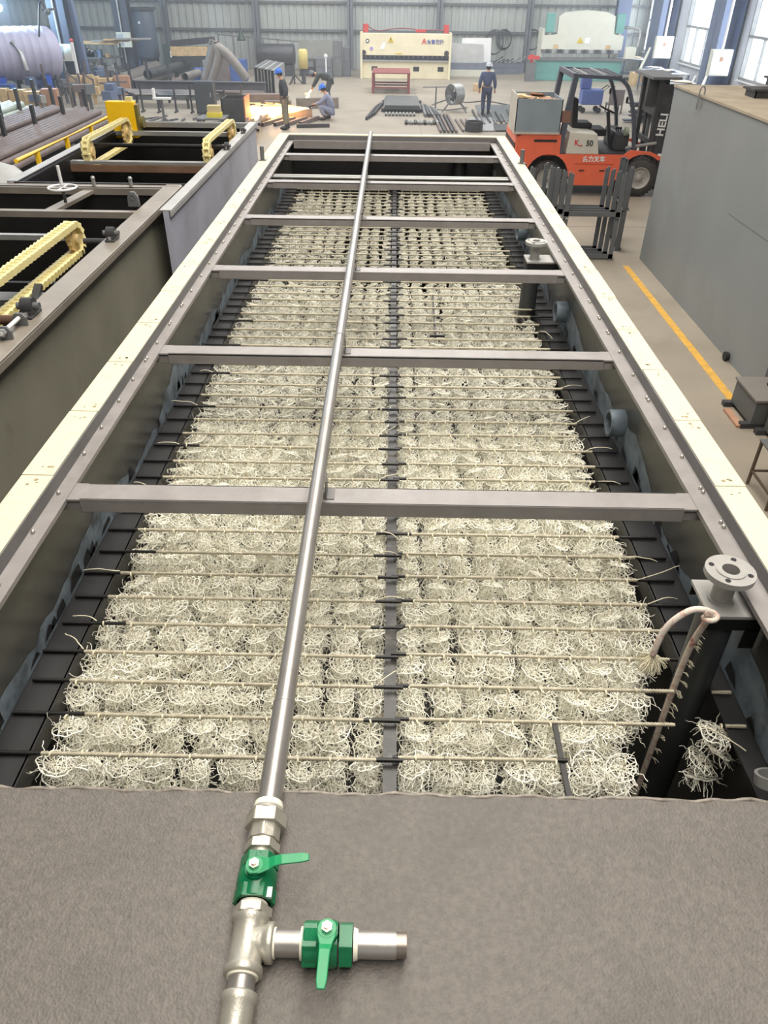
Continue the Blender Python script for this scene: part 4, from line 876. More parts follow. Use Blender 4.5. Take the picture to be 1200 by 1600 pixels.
# ------------------------------------------------------------------ people
def skinmesh(name, nodes, edges, mat, parent, sub=2, root=0):
    me = bpy.data.meshes.new(name); ks = list(nodes); ix = {k: i for i, k in enumerate(ks)}
    me.from_pydata([tuple(nodes[k][0]) for k in ks], [(ix[a], ix[b]) for a, b in edges], [])
    o = bpy.data.objects.new(name, me); COL.objects.link(o); o.parent = parent; o['_w'] = parent['_w']; me.materials.append(mat)
    m = o.modifiers.new('skin', 'SKIN'); m.use_smooth_shade = True
    sv = me.skin_vertices[0].data
    for i, k in enumerate(ks):
        r = nodes[k][1]; sv[i].radius = r if isinstance(r, tuple) else (r, r); sv[i].use_root = (i == root)
    s_ = o.modifiers.new('sub', 'SUBSURF'); s_.levels = sub; s_.render_levels = sub
    return o
def person(label, loc, J, jacket, trousers, helmet=None, mask=False, face=(-1, 0, 0), boots=boot_m, hair=None):
    """J: joints relative to loc"""
    t = thing('person', label, 'person', loc); J = {k: V(v) for k, v in J.items()}
    fd = V(face).normalized(); sdv = V(-fd.y, fd.x, 0)
    hd = J['head']; N = {'pelvis': (J['pelvis'], .105), 'belly': (J['pelvis'].lerp(J['chest'], .5), .10), 'chest': (J['chest'], .125), 'neck': (J['neck'], .055), 'headb': (J['neck'].lerp(hd, .55), .062), 'head': (hd, .088), 'crown': (hd+(hd-J['neck']).normalized()*.06, .075),
         'nose': (hd+fd*.095-V(0, 0, .015), .014)}
    E_ = [('pelvis', 'belly'), ('belly', 'chest'), ('chest', 'neck'), ('neck', 'headb'), ('headb', 'head'), ('head', 'crown'), ('head', 'nose')]
    JK = {'pelvis': (J['pelvis'], .155), 'belly': (J['pelvis'].lerp(J['chest'], .5), .165), 'chest': (J['chest'], .18), 'neck': (J['chest'].lerp(J['neck'], .75), .075)}
    JE = [('pelvis', 'belly'), ('belly', 'chest'), ('chest', 'neck')]
    TR = {'pelvis': (J['pelvis'], .135)}; TE = []
    for s_ in 'lr':
        sh, el, wr, hip, kn, an, toe = (J[s_+q] for q in ('sh', 'el', 'wr', 'hip', 'kn', 'an', 'toe'))
        N.update({s_+'sh': (sh, .052), s_+'el': (el, .040), s_+'wr': (wr, .027)}); E_ += [('chest', s_+'sh'), (s_+'sh', s_+'el'), (s_+'el', s_+'wr')]
        d = (wr-el).normalized(); pal = wr+d*.055; N[s_+'pa'] = (pal, (.036, .02)); E_.append((s_+'wr', s_+'pa'))
        sx = d.cross(V(0, 0, 1)); sx = (fd if sx.length < .3 else sx.normalized()); up = sx.cross(d)
        for f, (off, ln) in enumerate(((-.027, .062), (-.009, .075), (.009, .070), (.027, .055))):
            a = pal+d*.03+sx*off; b = a+d*ln*.5-up*.008; c = b+d*ln*.42-up*.022
            N[s_+'f%da' % f] = (a, .0095); N[s_+'f%db' % f] = (b, .0085); N[s_+'f%dc' % f] = (c, .0075); E_ += [(s_+'pa', s_+'f%da' % f), (s_+'f%da' % f, s_+'f%db' % f), (s_+'f%db' % f, s_+'f%dc' % f)]
        a = wr+d*.03-sx*.035; b = a+d*.035-sx*.018-up*.01; N[s_+'ta'] = (a, .012); N[s_+'tb'] = (b, .0095); E_ += [(s_+'pa', s_+'ta'), (s_+'ta', s_+'tb')]
        N.update({s_+'hip': (hip, .082), s_+'kn': (kn, .055), s_+'an': (an, .038), s_+'toe': (toe, .034)}); E_ += [('pelvis', s_+'hip'), (s_+'hip', s_+'kn'), (s_+'kn', s_+'an'), (s_+'an', s_+'toe')]
        JK.update({s_+'sh': (sh, .092), s_+'el': (el, .072), s_+'wr': (wr.lerp(el, .08), .052)}); JE += [('chest', s_+'sh'), (s_+'sh', s_+'el'), (s_+'el', s_+'wr')]
        TR.update({s_+'hip': (hip, .118), s_+'kn': (kn, .088), s_+'an': (an.lerp(kn, .12), .066)}); TE += [('pelvis', s_+'hip'), (s_+'hip', s_+'kn'), (s_+'kn', s_+'an')]
    skinmesh('body', N, E_, skin_m, t)
    skinmesh('jacket', JK, JE, jacket, t); skinmesh('trousers', TR, TE, trousers, t)
    for s_ in 'lr':
        an, toe = J[s_+'an'], J[s_+'toe']; d = (toe-an); d.z = 0; d.normalize(); c = an.lerp(toe, .45)
        mb = MB(); a = math.atan2(d.y, d.x); mb.ball((0, 0, 0), 1, (.145, .055, .055), n=14, k=8); R = Matrix.Rotation(a, 3, 'Z')
        mb.v = [tuple(R @ V(v)+V(c.x, c.y, max(.045, toe.z+.015))) for v in mb.v]; mb.v = [(v[0], v[1], max(v[2], .002)) if toe.z < .1 else v for v in mb.v]
        mb.cyl(an-V(0, 0, .02), an+V(0, 0, .07), .052, 12); mb.build('boot', boots, t, local=True)
    if helmet:
        up = (hd-J['neck']).normalized(); up = (up*.6+V(0, 0, 1)).normalized(); c = hd+up*.045
        mb = MB().lathe([(.122, 0), (.118, .04), (.10, .085), (.065, .118), (.02, .13), (0, .131)], c, up, 24); mb.lathe([(.122, 0), (.132, -.006), (.132, -.0), (.122, .008)], c, up, 24)
        mb.add([c+fd*.10+sdv*.09, c+fd*.165+sdv*.05-V(0, 0, .012), c+fd*.165-sdv*.05-V(0, 0, .012), c+fd*.10-sdv*.09, c+fd*.10+sdv*.09+V(0, 0, .012), c+fd*.165+sdv*.05, c+fd*.165-sdv*.05, c+fd*.10-sdv*.09+V(0, 0, .012)], [(0, 1, 2, 3), (7, 6, 5, 4), (0, 4, 5, 1), (1, 5, 6, 2), (2, 6, 7, 3)])
        mb.bar(c+up*.125-fd*.08, c+up*.125+fd*.08, .02, .02); mb.build('helmet', helmet, t, local=True)
    for q in (-1, 1):
        MB().ball(hd+fd*.083+sdv*.032*q+V(0, 0, .018), .012, n=10, k=6).build('eye', darkgl_m, t, local=True)
        MB().ball(hd+sdv*.088*q, .02, (.7, .7, 1.3), n=10, k=6).build('ear', skin_m, t, local=True)
    if mask: MB().ball(hd+fd*.082-V(0, 0, .045), .048, (1, 1, .95), n=14, k=8).build('respirator', mask_m, t, local=True)
    MB().ball(hd-fd*.02+V(0, 0, .012), .098, (.98, .98, .95), n=16, k=8).build('hair', M('black hair', (34, 30, 28), .7), t, local=True) if hair else None
    return t
def mir(J):
    return J
# A: standing, facing left, looking down at the sparks
person('person in charcoal jacket, khaki trousers and blue helmet standing by the sparks', (-3.60, 27.5, 0), dict(
    pelvis=(0, 0, .93), chest=(-.04, 0, 1.30), neck=(-.07, 0, 1.47), head=(-.13, 0, 1.60),
    lsh=(-.04, -.19, 1.39), lel=(.07, -.26, 1.12), lwr=(.0, -.25, .90), rsh=(-.04, .19, 1.39), rel=(.06, .25, 1.12), rwr=(-.02, .24, .90),
    lhip=(0, -.09, .87), lkn=(-.03, -.10, .49), lan=(.02, -.11, .10), ltoe=(-.14, -.12, .04), rhip=(0, .09, .87), rkn=(.02, .09, .49), ran=(.05, .09, .10), rtoe=(-.11, .10, .04)),
    char_m, khaki_m, helm_m, mask=True, face=(-.92, -.25, -.28), hair=True)
# B: crouching, grinding
person('person crouching in blue grey overalls and blue helmet, holding an angle grinder', (-2.35, 29.75, 0), dict(
    pelvis=(.14, 0, .30), chest=(-.02, 0, .68), neck=(-.10, 0, .84), head=(-.18, 0, .95),
    lsh=(-.04, -.18, .76), lel=(-.25, -.20, .55), lwr=(-.48, -.10, .50), rsh=(-.04, .18, .76), rel=(-.22, .24, .55), rwr=(-.46, .08, .46),
    lhip=(.10, -.10, .28), lkn=(-.30, -.20, .45), lan=(-.12, -.20, .10), ltoe=(-.30, -.22, .04), rhip=(.10, .10, .28), rkn=(-.30, .16, .40), ran=(.02, .16, .10), rtoe=(-.16, .18, .04)),
    bluegrey_m, bluegrey_m, helm_m, mask=True, face=(-.85, -.25, -.45), hair=True)
# C: bending over behind
person('person in dark grey clothes bending far over behind the crouching one', (-2.75, 33.6, 0), dict(
    pelvis=(.22, 0, .90), chest=(-.20, 0, 1.08), neck=(-.38, 0, 1.08), head=(-.49, 0, 1.02),
    lsh=(-.24, -.19, 1.04), lel=(-.38, -.2, .80), lwr=(-.52, -.12, .60), rsh=(-.24, .19, 1.04), rel=(-.36, .2, .80), rwr=(-.50, .12, .58),
    lhip=(.20, -.10, .84), lkn=(.10, -.12, .47), lan=(.20, -.12, .10), ltoe=(.03, -.13, .04), rhip=(.20, .10, .84), rkn=(.02, .12, .47), ran=(.10, .12, .10), rtoe=(-.07, .12, .04)),
    M('dark grey green jacket', (62, 70, 70), .85), M('dark grey green jacket', (62, 70, 70)), M('dark grey helmet', (84, 92, 98), .4), face=(-.8, 0, -.6), hair=True)
# D: seen from behind
person('person seen from behind in navy workwear and a grey helmet, walking past the fan', (3.42, 31.4, 0), dict(
    pelvis=(0, 0, .90), chest=(0, .02, 1.24), neck=(0, .05, 1.41), head=(.02, .08, 1.53),
    lsh=(-.20, .02, 1.33), lel=(-.28, -.03, 1.06), lwr=(-.27, .06, .84), rsh=(.20, .02, 1.33), rel=(.28, -.02, 1.06), rwr=(.30, .08, .84),
    lhip=(-.09, 0, .84), lkn=(-.11, .05, .46), lan=(-.10, -.06, .10), ltoe=(-.11, .11, .04), rhip=(.09, 0, .84), rkn=(.12, .10, .46), ran=(.12, .08, .10), rtoe=(.13, .25, .04)),
    navy_m, M('dark navy trousers', (60, 66, 92), .85), helmw_m, face=(.25, .93, -.2), hair=True)
gr = thing('angle_grinder', 'small dark angle grinder held by the crouching person', 'grinder', (-2.9, 29.74, .40))
MB().cyl((-2.78, 29.74, .49), (-3.0, 29.72, .42), .035, 12).cyl((-3.0, 29.72, .44), (-3.02, 29.72, .38), .05, 12).build('grinder_body', steeld_m, gr)
MB().cyl((-3.02, 29.72, .38), (-3.022, 29.72, .374), .09, 20).build('grinding_disc', darkgl_m, gr)
# sparks
def sparks(label, o_, d0, n, spread, ln, r, zmin=.02, seed=1, core=.4, fall=.35):
    R_ = random.Random(seed); mb = MB()
    for i in range(n):
        a = R_.random(); hot = R_.random() < core
        sp = spread*(.35 if hot else 1)
        d = (V(d0)+V(0, R_.gauss(0, sp), R_.gauss(0, sp))).normalized(); t0 = R_.uniform(0, ln*.75); l_ = R_.uniform(.12, .5)*ln*.5
        P = []
        for q in range(4):
            tt = t0+l_*q/3; p = V(o_)+d*tt; p.z -= fall*.12*tt*tt*(0 if hot else 1); p.z = max(p.z, zmin+R_.uniform(0, .02)); P.append(p)
        mb.tube(P, r*R_.uniform(.5, 1)*(1.5 if hot else .8), 3, m=1 if hot else 0)
    return tag(mb.build('sparks', [spark_m, sparkw_m], recalc=False), label, 'sparks', kind='stuff')
sparks('wide stream of orange and white grinding sparks flying left across the floor', (-3.05, 29.7, .36), (-1, .02, -.05), 620, .075, 2.35, .010, core=.42)
sparks('small burst of sparks under the bending person', (-3.3, 33.5, .55), (-.5, -.2, -.8), 60, .22, .5, .012, seed=5, core=.3)
def plight(name, loc, e, c, r=.1):
    l = bpy.data.lights.new(name, 'POINT'); l.energy = e; l.color = c; l.shadow_soft_size = r; o = bpy.data.objects.new(name, l); COL.objects.link(o); o.location = loc
plight('spark_light', (-4.1, 29.5, .5), 30, (1, .5, .2), .3)

# work under the grinder: beams and profiles on the floor
def prof(p0, p1, w, h, label, mat=steelm_m, grp=None, nm='steel_profile', hollow=False):
    mb = MB().bar(p0, p1, w, h)
    if hollow:
        mb = MB(); p0 = V(p0); p1 = V(p1); d = (p1-p0).normalized(); x = d.cross(V(0, 0, 1)).normalized()
        for s_ in (-1, 1): mb.bar(p0+x*(s_*(w/2-.005)), p1+x*(s_*(w/2-.005)), .01, h)
        mb.bar(p0+V(0, 0, h/2-.005), p1+V(0, 0, h/2-.005), w, .01); mb.bar(p0-V(0, 0, h/2-.005), p1-V(0, 0, h/2-.005), w, .01)
    return tag(mb.build(nm, mat), label, 'profile', grp)
R_ = random.Random(11)
for i in range(16):
    y = 24.6+R_.uniform(0, 2.6); x = -4.5+R_.uniform(-.35, .25)+(y-24.6)*.06; z_ = .046+.092*(i % 4)
    a = R_.uniform(-.25, .1); l_ = R_.uniform(1.2, 2.2)
    prof((x+.20*(i % 4)-.5, y, z_), (x+.20*(i % 4)-.5+math.sin(a)*l_, y+l_, z_+.002), .09, .09, 'short grey square tube in the scrap heap beside the far corner of the main tank', R_.choice((steelm_m, steell_m, rust_m)), 'square tubes in the scrap heap', hollow=True)
for i in range(5):
    x = -4.9+.42*i; prof((x, 27.9+.1*i, .06), (x+.5, 29.3+.1*i, .06), .12, .12, 'rusty square tube laid under the sparks', rust_m, 'square tubes under the sparks', hollow=True)
prof((-3.3, 27.9, .06), (-2.2, 28.1, .06), .12, .10, 'short dark profile on the floor in front of the crouching person', steeld_m)
prof((-5.2, 30.2, .15), (-3.0, 30.4, .15), .25, .3, 'pale square column lying behind the sparks', greytube_m, hollow=True)
prof((-3.8, 32.5, .175), (-2.2, 32.8, .175), .3, .35, 'grey square column lying in front of the bending person', greytube_m, hollow=True)
prof((-5.9, 32.2, .25), (-4.2, 32.4, .25), .5, .5, 'rusty red steel column lying left of the bending person', rust_m, hollow=True)
prof((-4.9, 31.6, .176), (-3.9, 31.7, .176), .35, .35, 'shorter rusty column in front of the rusty red one', rust_m, hollow=True)

# bin with cartons left of the sparks
bn = thing('steel_bin', 'dark brown steel bin with an orange lit right side, left of the sparks', 'bin', (-5.35, 28.2, 0))
for a, b, m_ in (((-5.75, 27.7, 0), (-5.0, 27.74, .85), steeld_m), ((-5.75, 28.7, 0), (-5.0, 28.74, .85), steeld_m), ((-5.75, 27.7, 0), (-5.71, 28.74, .85), steeld_m), ((-5.0, 27.7, 0), (-4.96, 28.74, .9), M('bin side with painted spark glow', (176, 98, 72), .6))): MB().b2(a, b).build('bin_side', m_, bn)  # orange glow from the sparks is painted into the right side's colour
MB().b2((-5.72, 27.74, .5), (-5.0, 28.7, .55)).build('bin_floor', steeld_m, bn)
tb = thing('low_table', 'low dark table with cartons in front of the steel bin', 'table', (-5.9, 27.0, 0))
MB().b2((-6.35, 26.5, .38), (-5.45, 27.4, .43)).build('tabletop', steelm_m, tb)
for x in (-6.3, -5.5):
    for y in (26.55, 27.35): MB().b2((x-.03, y-.03, 0), (x+.03, y+.03, .38)).build('leg', steeld_m, tb)
tag(MB().b2((-6.05, 26.75, .43), (-5.6, 27.1, .56)).build('carton', M('yellow carton', (222, 206, 60), .6)), 'yellow carton on the low table by the steel bin', 'carton')
tag(MB().b2((-6.03, 26.8, .56), (-5.62, 27.08, .76)).build('carton', M('tan carton', (196, 176, 128), .7)), 'tan carton stacked on the yellow carton', 'carton')
# dark cabinet
cb = thing('steel_cabinet', 'dark slate steel cabinet standing among the beams behind the left tank', 'cabinet', (-6.85, 30.5, 0))
MB().b2((-7.2, 30.3, .05), (-6.52, 30.75, 1.08)).build('cabinet_body', M('slate cabinet', (64, 70, 76), .5, var=.06), cb, bevel=.01)
MB().b2((-7.16, 30.27, .1), (-6.56, 30.3, 1.04)).build('door', M('slate cabinet', (64, 70, 76)), cb, bevel=.006)
MB().b2((-6.64, 30.24, .6), (-6.61, 30.27, .75)).build('handle', steell_m, cb)
# beams along x
def ibeam(p0, p1, h, b, label, mat, grp='steel beams stacked behind the left tanks'):
    p0 = V(p0); p1 = V(p1); mb = MB(); mb.bar(p0+V(0, 0, h/2-.012), p1+V(0, 0, h/2-.012), b, .024).bar(p0-V(0, 0, h/2-.012), p1-V(0, 0, h/2-.012), b, .024).bar(p0, p1, .02, h-.04)
    return tag(mb.build('steel_beam', mat), label, 'beam', grp)
ibeam((-10.9, 35.6, .28), (-5.4, 35.6, .28), .55, .3, 'deep dark beam lying across the floor behind the cabinet', M('mid dark beam', (92, 92, 98), .55, .1, var=.15))
ibeam((-10.9, 34.85, .16), (-5.4, 34.85, .16), .30, .25, 'brown beam lying just in front of the deep dark beam', rust_m)
ibeam((-10.9, 34.4, .126), (-7.2, 34.4, .126), .25, .2, 'grey beam in front of the brown beam', steelm_m)
ibeam((-7.0, 34.5, .151), (-5.3, 34.5, .151), .3, .2, 'rusty beam right of the cabinet, in front of the brown beam', rust_m)
for i in range(7):
    tag(MB().tube([(-10.8+.15*i, 33.4-.22*i, .44), (-7.3+.1*(i % 3), 33.4-.22*i, .44)], .06, 10).build('steel_pipe', (greytube_m, rust_m, steelm_m)[i % 3]), 'long steel pipe on the rack left of the cabinet, %s from the back' % ordn(i), 'pipe', 'pipes on the rack left of the cabinet')
for i, x in enumerate((-10.3, -9.0, -7.9)): tag(MB().b2((x-.05, 31.9, .32), (x+.05, 33.6, .38)).b2((x-.04, 31.95, 0), (x+.04, 32.05, .32)).b2((x-.04, 33.45, 0), (x+.04, 33.55, .32)).build('pipe_trestle', steeld_m), 'dark trestle under the long pipes left of the cabinet, %s from the left' % ordn(i), 'trestle', 'trestles under the long pipes')
for i in range(9):
    x = -10.6+.62*i; y = 31.0-.1*(i % 2)
    mb = MB().bar((x, y, 0), (x, y, .62+.15*(i % 3)), .06, .06).bar((x, y-.2, .03), (x, y+.2, .03), .06, .05)
    tag(mb.build('pipe_stake', steeld_m), 'dark upright rack post in front of the pipe rack, %s from the left' % ordn(i), 'stake', 'rack posts behind the left tanks')
for i in range(10):
    x = -8.9+.3*i; y = 28.6+R_.uniform(-.6, .6); a = R_.uniform(-1.2, 1.2); l_ = R_.uniform(.5, 1.1)
    prof((x, y, .035), (x+math.cos(a)*l_, y+math.sin(a)*l_, .035+R_.uniform(.0, .25)), .06, .06, 'short offcut in the steel scrap between the rails behind the left tank', R_.choice((steelm_m, steell_m, steeld_m)), 'offcuts behind the left tank')
wt = thing('hand_winch', 'white topped stand with a lever behind the farther left tank', 'stand', (-7.4, 26.6, 0))
MB().cyl((-7.4, 26.6, 0), (-7.4, 26.6, .95), .04, 10).build('pole', steelm_m, wt); MB().b2((-7.65, 26.5, .95), (-7.1, 26.7, 1.0)).b2((-7.65, 26.55, .98), (-7.58, 26.65, 1.25)).build('top_arm', white_m, wt)
for a in (0, 2.1, 4.2): MB().bar((-7.4, 26.6, .45), (-7.4+.5*math.cos(a), 26.6+.5*math.sin(a), .02), .04, .04).build('leg', steelm_m, wt)

# long tube bundles at the left
def bundle(n, rows, x0, ya, yb, r, mat, lab, grp, za=.25):
    for k in range(rows):
        for i in range(n-k):
            x = x0+2*r*(i+.5*k); ea = ya+R_.uniform(-.3, .5); eb = yb+R_.uniform(-.6, .3)
            tag(MB().ring((x, ea, za+r+k*r*1.74), (x, eb, za+r+k*r*1.74), r, r*.85, 10).build('steel_tube', mat), lab, 'tube', grp)
bundle(8, 3, -10.3, 16.5, 26.6, .08, rust_m, 'long rusty tube in the stack nearest the yellow handrail', 'rusty tubes nearest the handrail')
bundle(8, 3, -11.75, 17.5, 26.9, .08, rust_m, 'long rusty tube in the middle stack at the left', 'rusty tubes in the middle stack')
bundle(9, 3, -13.5, 18.0, 27.8, .085, wrap_m, 'long pale wrapped tube in the stack farthest left', 'pale wrapped tubes at the left')
for i, (px, py) in enumerate(((15, 240), (62, 222), (105, 205), (140, 190), (36, 190), (60, 172), (10, 215), (88, 182))):
    p = G(px, py, .2); tag(MB().bar((p.x, p.y, 0), (p.x, p.y, 1.15), .09, .12).bar((p.x-.6, p.y, .16), (p.x+.6, p.y, .16), .09, .12).build('pipe_stake', steeld_m), 'dark upright post of the long tube racks, %s' % ('left of the yellow handrail, %s' % ordn(i)), 'stake', 'posts of the long tube racks')
for i in range(12):
    p = G(92+R_.uniform(0, 60), 243+R_.uniform(-22, 8), .2); a = R_.uniform(0, 3)
    tag(MB().cyl((p.x, p.y, .09), (p.x+.3*math.cos(a), p.y+.3*math.sin(a), .09+R_.uniform(0, .1)), .09, 12).build('pipe_offcut', R_.choice((steelm_m, wrap_m, steeld_m))), 'short pipe offcut in the heap under the yellow handrail', 'offcut', 'pipe offcuts under the handrail')

# large round pipes
for i, (a, b, r) in enumerate((((187, 128), (250, 104), .30), ((207, 130), (270, 108), .22), ((225, 134), (300, 112), .2), ((262, 132), (330, 108), .22), ((285, 134), (335, 118), .16), ((272, 128), (296, 120), .12))):
    z0_ = (0, 0, .45, 0, .42, 0)[i]; p = G(a[0], a[1]-4, .4); q = G(b[0], b[1]-4, .4); p.y = max(p.y, 36.9); q = p+(q-p)*.9; p.z = q.z = 0; r_z = r+z0_
    tag(MB().ring((p.x, p.y, r_z), (q.x, q.y, r_z), r, r*.9, 24).build('large_pipe', (greytube_m, greytube_m, steeld_m, rust_m, greytube_m, rust_m)[i]), 'large round steel pipe in the pile below the timber blocks, %s from the left' % ordn(i), 'pipe', 'large round pipes in the pile')
for i, px in enumerate((196, 212, 230, 258, 290)):
    p = G(px, 136, 0); p.y = 36.4; tag(MB().bar((p.x, p.y, 0), (p.x-.1, p.y+.1, 1.1), .1, .1).build('pipe_stake', steeld_m), 'dark stake holding the large round pipes, %s from the left' % ordn(i), 'stake', 'stakes of the large pipe pile')
# gantry with timber blocks and bent ducts
gn = thing('steel_gantry', 'dark steel frame carrying three timber blocks near the back wall', 'frame', (-9.6, 41, 0))
a = WY(268, 68, 41); b = WY(335, 62, 41)
MB().bar(a, b, .3, .25).build('top_beam', steeld_m, gn)
MB().bar(WY(268, 92, 41), WY(330, 90, 41), .5, .12).build('shelf_beam', steeld_m, gn)
for px in (270, 328): p = WY(px, 70, 41); MB().bar((p.x, 41, 0), (p.x, 41, p.z), .18, .18).build('post', steeld_m, gn)
for i in range(3):
    p = WY(279+19*i, 87, 41); tag(MB().b2((p.x-.30, 40.8, p.z), (p.x+.28, 41.2, p.z+.38)).build('timber_block', wood_m), 'pale timber block on the dark frame, %s of three from the left' % ordn(i), 'timber', 'timber blocks on the dark frame')
dk = thing('bent_duct', 'grey bent duct pieces leaning like a tripod left of the sparks', 'duct', (-7.6, 38, 0))
for P_ in (((334, 64), (331, 80), (319, 133)), ((336, 66), (341, 90), (327, 134)), ((330, 66), (358, 88), (386, 124))):
    MB().tube(smooth([WY(x, y, 37.5) for x, y in P_]), .20, 14).build('duct_pipe', greytube_m, dk)
for px in (319, 327, 386): q = WY(px, 133, 37.5); MB().cyl((q.x, 37.5, 0), (q.x, 37.5, max(.1, q.z+.05)), .24, 14).build('duct_foot', steeld_m, dk)
MB().tube([WY(375, 110, 37.4), WY(384, 128, 37.4)], .08, 10).build('duct_outlet', steell_m, dk)
tag(MB().b2((-9.1, 38.6, 0), (-8.4, 39.1, .75)).build('plastic_barrel', blue_m), 'blue container behind the bent duct', 'container')
for i, (px, py, h) in enumerate(((370, 128, .9), (346, 128, 1.0), (300, 118, .8))):
    p = G(px, py); tag(MB().b2((p.x-.45, p.y, 0), (p.x+.45, p.y+.8, h)).build('steel_block', (blue_m if i == 0 else rust_m if i == 1 else steeld_m)), ('blue steel box right of the bent duct', 'rusty curved plate stack under the bent duct', 'dark steel block below the timber blocks')[i], 'block')
# channel bundle
for i in range(6):
    p = G(403+6*i, 150-1*i, 0)
    mb = MB(); x = p.x; y0_ = 36.0; mb.b2((x-.09, y0_, .0), (x-.07, y0_+3.5, 1.05-.02*i)).b2((x+.07, y0_, 0), (x+.09, y0_+3.5, 1.05-.02*i)).b2((x-.09, y0_, 1.03-.02*i), (x+.09, y0_+3.5, 1.06-.02*i))
    tag(mb.build('steel_channel', steell_m if i % 2 else steelm_m), 'pale folded steel channel in the bundle left of the standing person, %s from the left' % ordn(i), 'channel', 'folded channels behind the standing person')
# back left
tk = thing('pressure_tank', 'tall dark blue grey cylindrical tank standing at the back wall', 'tank', (-12.9, 45, 0))
MB().lathe([(.0, 2.75), (.60, 2.75), (.62, 2.70), (.62, .75), (.55, .6), (.3, .5), (0, .5)], (-12.9, 45, 0), (0, 0, 1), 32).build('shell', M('dark blue grey tank paint', (84, 94, 108), .45, var=.08, scale=2), tk)
MB().ring((-12.9, 45, 2.72), (-12.9, 45, 2.82), .72, .4, 32).build('top_flange', steeld_m, tk)
for a in (.5, 2.6, 4.7): MB().bar((-12.9+.5*math.cos(a), 45+.5*math.sin(a), 0), (-12.9+.5*math.cos(a), 45+.5*math.sin(a), .8), .12, .12).build('leg', steeld_m, tk)
MB().cyl((-12.9, 44.37, 2.2), (-12.9, 44.33, 2.2), .06, 12).build('name_plate', white_m, tk)
dc = thing('steel_crate', 'dark green steel housing left of the back column beside the tall tank', 'housing', (-11.4, 44.6, 0))
MB().b2((-11.9, 44.4, 0), (-10.9, 45.2, 1.3)).build('housing_body', M('dark green grey', (66, 80, 80), .6), dc, bevel=.02); MB().b2((-11.55, 44.36, .7), (-11.3, 44.4, 1.0)).build('panel', white_m, dc)
tag(MB().b2((-13.6, 43.0, 0), (-12.9, 43.5, .7)).build('plastic_crate', blue_m), 'blue crate under the tall dark tank', 'crate')
for i, (px, py) in enumerate(((101, 82), (194, 62))):
    Yc = (36.1, 41.6)[i]; p = WY(px, py, Yc); eb = thing('electrical_box', 'pale electrical box on the dark column ' + ('nearer the ringed vessel' if i == 0 else 'nearer the tall tank'), 'electrical box', (p.x, Yc, p.z-.3))
    MB().b2((p.x-.32, Yc-.1, p.z-.3), (p.x+.32, Yc+.1, p.z+.3)).build('box_body', ivory2_m, eb); MB().b2((p.x-.26, Yc-.115, p.z-.24), (p.x+.0, Yc-.1, p.z+.24)).build('box_door', steell_m, eb)
# ringed vessel
vs_ = thing('ringed_vessel', 'big lilac grey horizontal vessel with ribbed rings and a blue end at the top left', 'vessel', (-15.2, 34.5, 0))
ax = V(.80, .60, 0).normalized(); o_ = WY(-34, 86, 33.2)
prf = [(0, 0), (.88, 0)]
for k in range(9): prf += [(.90, .02+.3*k), (.915, .06+.3*k), (.915, .09+.3*k), (.90, .13+.3*k)]
prf += [(.88, 2.75), (.7, 2.95), (.4, 3.05), (0, 3.08)]
MB().lathe(prf, o_, ax, 48).build('shell', M('lilac grey vessel coating', (168, 164, 186), .5, var=.06, scale=3), vs_)
MB().cyl(o_-ax*.03, o_+ax*.02, .93, 48).build('vessel_end', M('blue vessel end', (36, 96, 196), .4), vs_)
MB().tube([o_+ax*1.6+V(.1, -.9, .45), o_+ax*1.9+V(.1, -1.05, .1), o_+ax*2.0+V(.1, -1.1, -.5)], .10, 12).build('elbow_nozzle', steell_m, vs_)
for k in (.5, 2.2): c = o_+ax*k; MB().box((c.x, c.y, .42), (.3, 1.4, .84), rz=math.atan2(ax.y, ax.x)).build('saddle', M('blue saddle', (46, 86, 186), .5), vs_)
tag(MB().b2((-16.3, 31.6, 0), (-14.4, 32.0, .75)).build('machine_plinth', blue_m), 'bright blue machine base below the ringed vessel', 'machine base')
tag(MB().ball(WY(-2, 12, 34.6), .13).build('welding_arc', arc_m), 'blinding blue white welding arc at the top left', 'welding arc')
plight('welding_arc_light', tuple(WY(-2, 12, 34.4)), 1500, (.45, .72, 1), .15)
ah = thing('jib_arm', 'thin bent tube with a clamp head hanging beside the ringed vessel', 'stand', (-13.2, 34, 0))
MB().tube(smooth([V(*WY(61, 95, 34)), WY(61, 20, 34), WY(62, 5, 34), WY(66, 4, 34), WY(72, 18, 34)]), .04, 8).build('bent_tube', steeld_m, ah)
MB().bar(WY(61, 95, 34), (WY(61, 95, 34).x, 34, 0), .06, .06).build('post', steeld_m, ah)
MB().bar(WY(66, 16, 34), WY(86, 14, 34), .08, .08).ball(WY(74, 18, 34), .12).build('clamp_head', steelm_m, ah)
mm_ = thing('manipulator_column', 'blue grey welding column right of the ringed vessel', 'column', (-12.6, 35, 0))
p = WY(76, 60, 35); MB().bar((p.x+.35, 37.4, 0), (p.x+.15, 37.4, 3.4), .42, .34).build('column_post', paleb_m, mm_); MB().bar((p.x+.25, 37.2, .8), (p.x+.0, 37.2, 3.3), .05, .05).build('guide_rail', steell_m, mm_)
